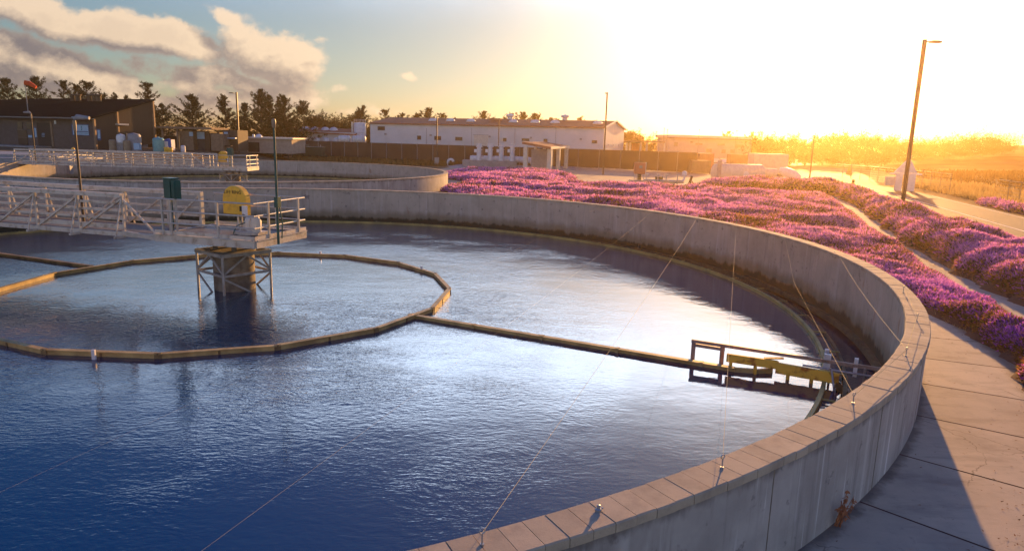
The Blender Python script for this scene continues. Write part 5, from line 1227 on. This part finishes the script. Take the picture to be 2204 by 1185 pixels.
p = at_z(1834, 411.5, ZG); t = thing('bollard', 'dark upright bollard beside the hydrant', 'bollard', p); MB().lathe([(.13, 0), (.13, 1.1), (.09, 1.16), (.01, 1.18)], (0, 0, 0), 14).build('tube', 'yellow', t, True); MB().lathe([(.133, .9), (.133, 1.0)], (0, 0, 0), 14).build('band', 'black', t)
p = at_z(1827, 375, ZG); t = thing('traffic_cone', 'tall traffic cone standing on the bright pavement', 'traffic cone', p); MB().lathe([(.5, .05), (.1, 1.5), (.03, 1.5)], (0, 0, 0), 12).build('cone_body', 'cone', t, True); MB().box((0, 0, .04), (1.1, 1.1, .08)).build('cone_foot', 'cone', t); MB().tube((0, 0, 1.4), (0, 0, 2.0), .04, 6).build('stick', 'cone', t)
# white kiosk with triangular board beside the road
p = at_z(1945, 411, ZG); t = thing('roadside_kiosk', 'white kiosk with triangular gable board behind the tall lamp pole', 'kiosk', (p[0], p[1], ZG), rad(-12))
Yk = p[1]; sc_ = Yk / FPX
for x in (-.62, .62): MB().box((x, 0, .85), (.62, .3, 1.7)).build('pillar', 'white', t)
MB().box((0, .02, 1.78), (3.0, .36, .16)).build('beam', 'white', t)
MB().add([(-1.15, -.06, 1.90), (1.05, -.06, 1.90), (.15, -.06, 3.5), (-1.15, .10, 1.90), (1.05, .10, 1.90), (.15, .10, 3.5)], [(0, 1, 2), (5, 4, 3), (0, 3, 4, 1), (1, 4, 5, 2), (2, 5, 3, 0)]).build('gable_board', 'white', t)
MB().box((-1.35, .3, 1.0), (.9, .5, .9)).build('side_box', 'cream', t)

# pale pink building and its canopies
YP = 150.
o_ = (at_y(1437, 320, YP)[0], YP, ZG); t = thing('low_building', 'low pale pink building with a flat-fronted roof near the sun', 'building', o_)
fbox(t, 'wall', 1438, 297, 1617, 340, YP, 12, 'pink_wall', o_); fbox(t, 'roof', 1436, 292, 1619, 298, YP - .5, 13, 'cream', o_); fbox(t, 'fascia', 1436, 298, 1619, 299.5, YP - .6, .3, 'roof_red', o_)
for x0, y0, x1, y1 in ((1451, 306, 1459, 315), (1486, 304, 1492, 308), (1497, 308, 1512, 312), (1545, 309, 1560, 313), (1582, 311, 1600, 317), (1520, 320, 1532, 328), (1553, 322, 1562, 330), (1572, 322, 1580, 330)):
    fbox(t, 'window', x0, y0, x1, y1, YP - .08, .12, 'bronze_tank', o_)
YC = 138.
o_ = (at_y(1390, 320, YC)[0], YC, ZG); t = thing('carport', 'flat roofed carport on pale posts between the warehouse and pink building', 'carport', o_)
fbox(t, 'roof', 1345, 303.5, 1432, 306.5, YC - 1, 7, 'tan_block', o_)
for x in (1349, 1356, 1379, 1392, 1430): fbox(t, 'post', x - 2, 306.5, x + 2, 330, YC, .4, 'cream', o_)
fbox(t, 'back_wall', 1360, 309, 1376, 330, YC + 4, .4, 'red_box', o_)
# parked plant, tanks and containers behind the big tank
def container(label, x0, y0, x1, y1, Y, d, mt, grp):
    a = at_y(x0, y1, Y); b = at_y(x1, y1, Y); z1 = at_y(x0, y0, Y)[2]; w = b[0] - a[0]
    t = thing('container', label, 'container', ((a[0] + b[0]) / 2, Y + d / 2, ZG), 0, grp); h = z1 - ZG
    mm = MB(); mm.box((0, 0, h / 2 + .06), (w, d, h - .12))
    k = -w / 2 + .1
    while k < w / 2: mm.box((k, -d / 2 - .02, h / 2), (.08, .05, h - .3)); k += .3
    mm.build('shell', mt, t)
    mm = MB()
    for x in (-w / 2, w / 2): mm.box((x, -d / 2, h / 2), (.16, .16, h))
    mm.build('corner_post', mt, t); MB().box((w * .2, -d / 2 - .05, h * .5), (w * .25, .06, h * .8)).build('door', mt, t)
container('ribbed pale container right of the pink building', 1622, 330, 1693, 366, 106, 3, 'cream', 'containers near the sun')
container('dark boxed container before the pink building', 1505, 330, 1535, 350, 118, 2.4, 'red_box', 'containers near the sun')
container('low tan container left of the big lying tank', 1490, 345, 1528, 364, 102, 2.4, 'tan_block', 'containers near the sun')
container('small tan container between pink building and pale container', 1572, 332, 1612, 352, 120, 2.4, 'tan_block', 'containers near the sun')
rr = random.Random(4)
SQ = [(1450, 'tan', 1), (1470, 'white', .8), (1492, 'white', 1.1), (1515, 'cream', .9), (1540, 'cream', .8), (1562, 'white', 1.)]
for k, (px_, mt, s_) in enumerate(SQ):
    p = at_y(px_, 325, 140); mt = 'cream' if mt == 'tan' else mt
    lb = ('first', 'second', 'third', 'fourth', 'fifth', 'sixth')[k] + ' parked car from the left in front of the pink building'
    t = thing('parked_car', lb, 'car', (p[0], 140, ZG), rad(90 + rr.uniform(-8, 8)), 'cars parked before the pink building')
    prof = [(-2.1, .35), (-2.15, .75), (-1.95, .98), (-1.25, 1.02), (-.75, 1.45), (.75, 1.48), (1.35, 1.02), (2.0, .88), (2.15, .6), (2.1, .35)]
    n_ = len(prof); m = MB(); m.add([(x * s_, -.82, z) for x, z in prof] + [(x * s_, .82, z) for x, z in prof], [tuple(range(n_)), tuple(range(n_, 2 * n_))[::-1]] + [(i, (i + 1) % n_, n_ + (i + 1) % n_, n_ + i) for i in range(n_)]); m.build('body', mt, t)
    m = MB(); m.add([(-.72 * s_, -.70, 1.40), (.72 * s_, -.70, 1.40), (1.22 * s_, -.74, 1.05), (-1.15 * s_, -.74, 1.05), (-.72 * s_, -.835, 1.40), (.72 * s_, -.835, 1.40), (1.22 * s_, -.835, 1.05), (-1.15 * s_, -.835, 1.05)], [(4, 5, 6, 7)]); m.box((-1.75 * s_, 0, .7), (.9, 1.3, .12)); m.build('windows', 'glass', t, fix=False)
    for x in (-1.35, 1.35):
        for y in (-.8, .8): MB().path([(x * s_, y - .1, .33), (x * s_, y + .1, .33)], .33, 14).build('wheel', 'black', t, True)
# distant long roofs on the slope at the right
for x0, y0, x1, y1, lb in ((1938, 314.5, 1990, 319, 'upper long low roof on the slope beyond the road'), (2004, 334.5, 2048, 340, 'middle white sided trailer on the slope beyond the road'), (2070, 337, 2118, 344, 'right white sided trailer on the slope beyond the road')):
    Y = 235.; a = at_y(x0, y1, Y); b = at_y(x1, y1, Y); z1 = at_y(x0, y0, Y)[2]; g = float(terrain((a[0] + b[0]) / 2, Y))
    t = thing('far_shed', lb, 'shed', ((a[0] + b[0]) / 2, Y, g), 0, 'sheds on the far slope'); w = b[0] - a[0]; h = max(z1 - g, 1.2)
    MB().box((0, 1.5, h / 2), (w, 3, h)).build('wall', 'white', t); MB().box((0, 1.5, h + .08), (w + .5, 3.6, .16)).build('roof', 'grey', t)

# ---------------------------------------------------------------- trees
def tree(label, x, y, H, W, seed, style='cone', dens=1., name='cypress_tree', bare=.12, group=None):
    r = np.random.RandomState(seed); zb = float(terrain(x, y)) - .1
    t = thing(name, label, 'tree', (x, y, zb), 0, group)
    tk = MB(); lean = r.normal(0, .03, 2); spr = []; cols = []
    if style == 'lean': lean = np.array([.30, 0])
    ht = H * (.97 if style in ('cone', 'lean') else .7)
    top = [(lean[0] * H * f ** 1.5 + r.normal(0, .03), lean[1] * H * f, ht * f) for f in np.linspace(0, 1, 7)]
    tk.path(top, [max(.03, H * .022 * (1 - f * .93)) for f in np.linspace(0, 1, 7)], 7)
    size = .018 * H + .09
    nb_ = int((84 if style != 'wind' else 74) * dens)
    for k in range(nb_):
        if style in ('cone', 'lean'):
            f = bare + (1 - bare) * (int(r.rand() * 15) + r.rand() * .35) / 15.; z = ht * f
            env = (1 - f) ** .85 * (1.0 if f > .2 else .7 + f)
            L = W / 2 * env * r.choice([.55, .8, 1., 1.35]) * r.uniform(.85, 1.15) + .03 * W * r.rand(); el = rad(r.uniform(2, 22) + 34 * f ** 2)
            a = r.uniform(0, 2 * math.pi); ox = np.interp(f, np.linspace(0, 1, 7), [p[0] for p in top]); oy = np.interp(f, np.linspace(0, 1, 7), [p[1] for p in top]); b0 = np.array([ox, oy, z])
        else:
            f = .02 + .9 * r.rand(); b0 = np.array([r.normal(0, .16 * W), r.normal(0, .12 * W), H * f * .74]); a = r.uniform(0, 2 * math.pi)
            L = W / 2 * r.uniform(.55, 1.05) * (1.05 - abs(f - .5) * .5); el = rad(r.uniform(8, 46))
        d = np.array([math.cos(a) * math.cos(el), math.sin(a) * math.cos(el), math.sin(el)])
        if style == 'wind': d = unit(d + np.array([-.30, 0, .05]))
        ns = 6; pts = []
        for i in range(ns):
            g_ = i / (ns - 1); pts.append(b0 + d * L * g_ + np.array([0, 0, (.16 * L * g_ ** 2 if style != 'wind' else .06 * L * g_ ** 2)]) + r.normal(0, .02 * L, 3) * (g_ > 0))
        tk.path(pts, [max(.012, H * .0075 * (1 - .85 * i / (ns - 1))) for i in range(ns)], 4)
        m_ = int((7 + 11 * L / (W / 2)) * (2.0 if style == 'wind' else 1.))
        for j in range(m_):
            g_ = .22 + .8 * r.rand(); c_ = b0 + d * L * g_ + np.array([0, 0, .16 * L * g_ ** 2]) + r.normal(0, (.020 if style != 'wind' else .04) * W * (1.1 - .8 * f * (style != 'wind')) + .03, 3) * np.array([1, 1, .45])
            for q in range(9):
                dd_ = unit(d * .75 + np.array([0, 0, .30]) + r.normal(0, .62, 3)); s2 = unit(np.cross(dd_, r.normal(0, 1, 3))); L2 = size * r.uniform(.6, 1.6); p0 = c_ + r.normal(0, size * .35, 3)
                spr.append((p0 - s2 * L2 * .15, p0 + s2 * L2 * .15, p0 + dd_ * L2)); cols.append(r.uniform(.7, 1.3))
    tk.build('trunk', 'bark', t, fix=False)
    c_ = np.array(cols)[:, None] * np.array([.017, .024, .010]); tri_mesh('crown', np.array(spr), c_, 'needle', t)
    return t
def tree_px(label, px_, ytop, Y, wpx, seed, style='cone', dens=1., name='cypress_tree', shift=0., bare=.12):
    x, _, zt = at_y(px_, ytop, Y); H = zt - float(terrain(x, Y)) + .1; Wd = wpx / FPX * Y
    if style != 'wind':                 # the width was read where the roofs in front cut the tree off
        yb = 216 if px_ < 335 else (288 if px_ < 735 else 268)
        f = min(max((yb - ytop) / FPX * Y / H, .25), 1.); Wd = min(Wd / f ** .85, H * 1.15)
    tree(label, x + shift, Y, H, Wd, seed, style, dens, name, bare)
TREES = [  # label, top px, depth, width px, style, density
    ('broad dark cypress at the left edge behind the dark roof', 16, 170, 150, 84, 'cone', 1.2), ('pointed cypress behind the orange wind sock', 66, 162, 150, 74, 'cone', 1.1),
    ('open branched cypress between wind sock and roof vents', 128, 171, 152, 78, 'cone', .9), ('narrow cypress left of the roof vents', 166, 184, 158, 40, 'cone', .8), ('cypress directly behind the roof vents', 187, 173, 152, 62, 'cone', 1.),
    ('low rounded cypress right of the roof vents', 220, 194, 150, 56, 'cone', 1.), ('small spiky treetop above the middle of the dark roof', 243, 199, 155, 34, 'cone', .6), ('tiny treetop next to the narrow spire tree', 272, 204, 155, 40, 'cone', .6),
    ('narrow spire shaped cypress above the roof\'s right end', 319, 170, 150, 44, 'cone', .9), ('cypress peeping out right of the dark roofed building', 346, 222, 140, 70, 'cone', 1.1),
    ('free standing full cypress with broad skirt', 411, 203, 138, 92, 'cone', 1.5), ('see-through cypress left of the dark lamp pole', 484, 202, 142, 72, 'cone', 1.), ('dense low cypress right behind the dark lamp pole', 522, 219, 146, 60, 'cone', 1.2),
    ('tallest cypress of the central clump', 559, 190, 145, 92, 'cone', 1.6), ('second peak of the central cypress clump', 577, 201, 150, 56, 'cone', 1.1), ('thin third peak of the central cypress clump', 599, 206, 152, 44, 'cone', 1.),
    ('fourth peak of the central cypress clump', 615, 204, 146, 76, 'cone', 1.4), ('swept branched cypress at the right end of the clump', 655, 216, 144, 84, 'cone', 1.1), ('short cypress behind the low white workshop', 686, 243, 158, 70, 'wind', 1.2),
    ('round dark bush tree behind the workshop roof', 716, 250, 165, 80, 'wind', 1.3), ('leaning narrow cypress left of the silo', 752, 225, 165, 46, 'lean', 1.), ('small pointed cypress next to the silo', 770, 238, 168, 36, 'cone', .9), ('low bush tree behind the silo', 738, 256, 172, 70, 'wind', 1.2), ('flat bush tree between the silo and the warehouse', 795, 254, 172, 70, 'wind', 1.),
    ('spreading tree above the warehouse\'s left corner', 829, 235, 170, 66, 'cone', 1.), ('leaning tree beside the roof antenna', 868, 243, 172, 46, 'cone', .8), ('small tree left of the tallest behind the warehouse', 900, 243, 176, 40, 'cone', .9), ('tallest tree peak behind the warehouse roof', 926, 232, 176, 60, 'cone', 1.2),
    ('round tree just right of the pole behind the warehouse', 955, 242, 178, 46, 'cone', 1.), ('low tree top above the warehouse between two domes', 988, 253, 180, 40, 'wind', .9), ('wide fine branched tree behind the warehouse middle', 1040, 239, 180, 70, 'cone', 1.2), ('tree behind the warehouse roof hatch', 1098, 243, 182, 46, 'cone', 1.),
    ('slim tree second right of the roof hatch', 1127, 241, 184, 34, 'cone', 1.), ('dense tree third right of the roof hatch', 1155, 243, 186, 56, 'cone', 1.2), ('low spiky tree right of the dense one', 1187, 251, 186, 50, 'cone', 1.), ('pale thin tree above the warehouse right part', 1252, 250, 190, 46, 'cone', .7), ('tiny pale treetop near the warehouse right end', 1282, 259, 192, 30, 'cone', .7),
    ('orange lit bushy tree right of the warehouse gable', 1352, 274, 175, 60, 'wind', 1.2), ('lower bushy tree left of the carport', 1378, 286, 178, 60, 'wind', 1.), ('small tree above the carport', 1402, 300, 182, 50, 'wind', .8),
    ('swept twig tree over the pink building\'s middle', 1552, 281, 200, 34, 'lean', .6), ('swept twig tree over the pink building\'s right end', 1602, 283, 200, 30, 'lean', .6),
    ('glowing tree right at the pink building\'s end', 1640, 287, 180, 80, 'wind', 1.4), ('glowing tree second from the pink building', 1690, 289, 185, 80, 'wind', 1.3), ('glowing tree behind the short yard pole', 1738, 298, 195, 80, 'wind', 1.2), ('tall glowing tree under the sun', 1812, 280, 200, 80, 'wind', 1.3), ('low glowing bush left of the tall one', 1775, 305, 205, 80, 'wind', 1.1),
    ('broad glowing tree right of the sun', 1858, 291, 195, 100, 'wind', 1.5), ('glowing tree left of the tall lamp pole', 1905, 291, 205, 86, 'wind', 1.4), ('low orange tree at the tall lamp pole', 1945, 304, 225, 80, 'wind', 1.1), ('small orange tree right of the tall lamp pole', 1985, 308, 240, 70, 'wind', 1.), ('orange tree at the start of the far slope', 2035, 304, 245, 84, 'wind', 1.3),
    ('orange tree mid way up the far slope', 2082, 298, 250, 80, 'wind', 1.3), ('tallest orange tree on the far slope', 2118, 295, 250, 84, 'wind', 1.4), ('last windswept orange tree on the far slope', 2162, 300, 255, 80, 'wind', 1.4), ('low orange bush behind the upper long roof', 2005, 318, 260, 80, 'wind', 1.)]
for k, (lb, px_, yt, Y, w, sty, de) in enumerate(TREES):
    tree_px(lb, px_, yt, Y * (.84 if px_ > 1620 else 1.), w, 100 + k, sty, de)

# ---------------------------------------------------------------- sea air
hz = MB().box((0, 970, 5.6), (4100, 2140, 18.4)).build('haze', 'white'); hz['kind'] = 'stuff'
hm = bpy.data.materials.new('haze_air'); hm.use_nodes = True; ht_ = hm.node_tree; ht_.nodes.clear()
pv = ht_.nodes.new('ShaderNodeVolumePrincipled'); ho = ht_.nodes.new('ShaderNodeOutputMaterial'); ht_.links.new(pv.outputs[0], ho.inputs['Volume'])
pv.inputs['Color'].default_value = (1, .68, .32, 1); pv.inputs['Density'].default_value = .00052; pv.inputs['Anisotropy'].default_value = .84
hz.data.materials.clear(); hz.data.materials.append(hm)
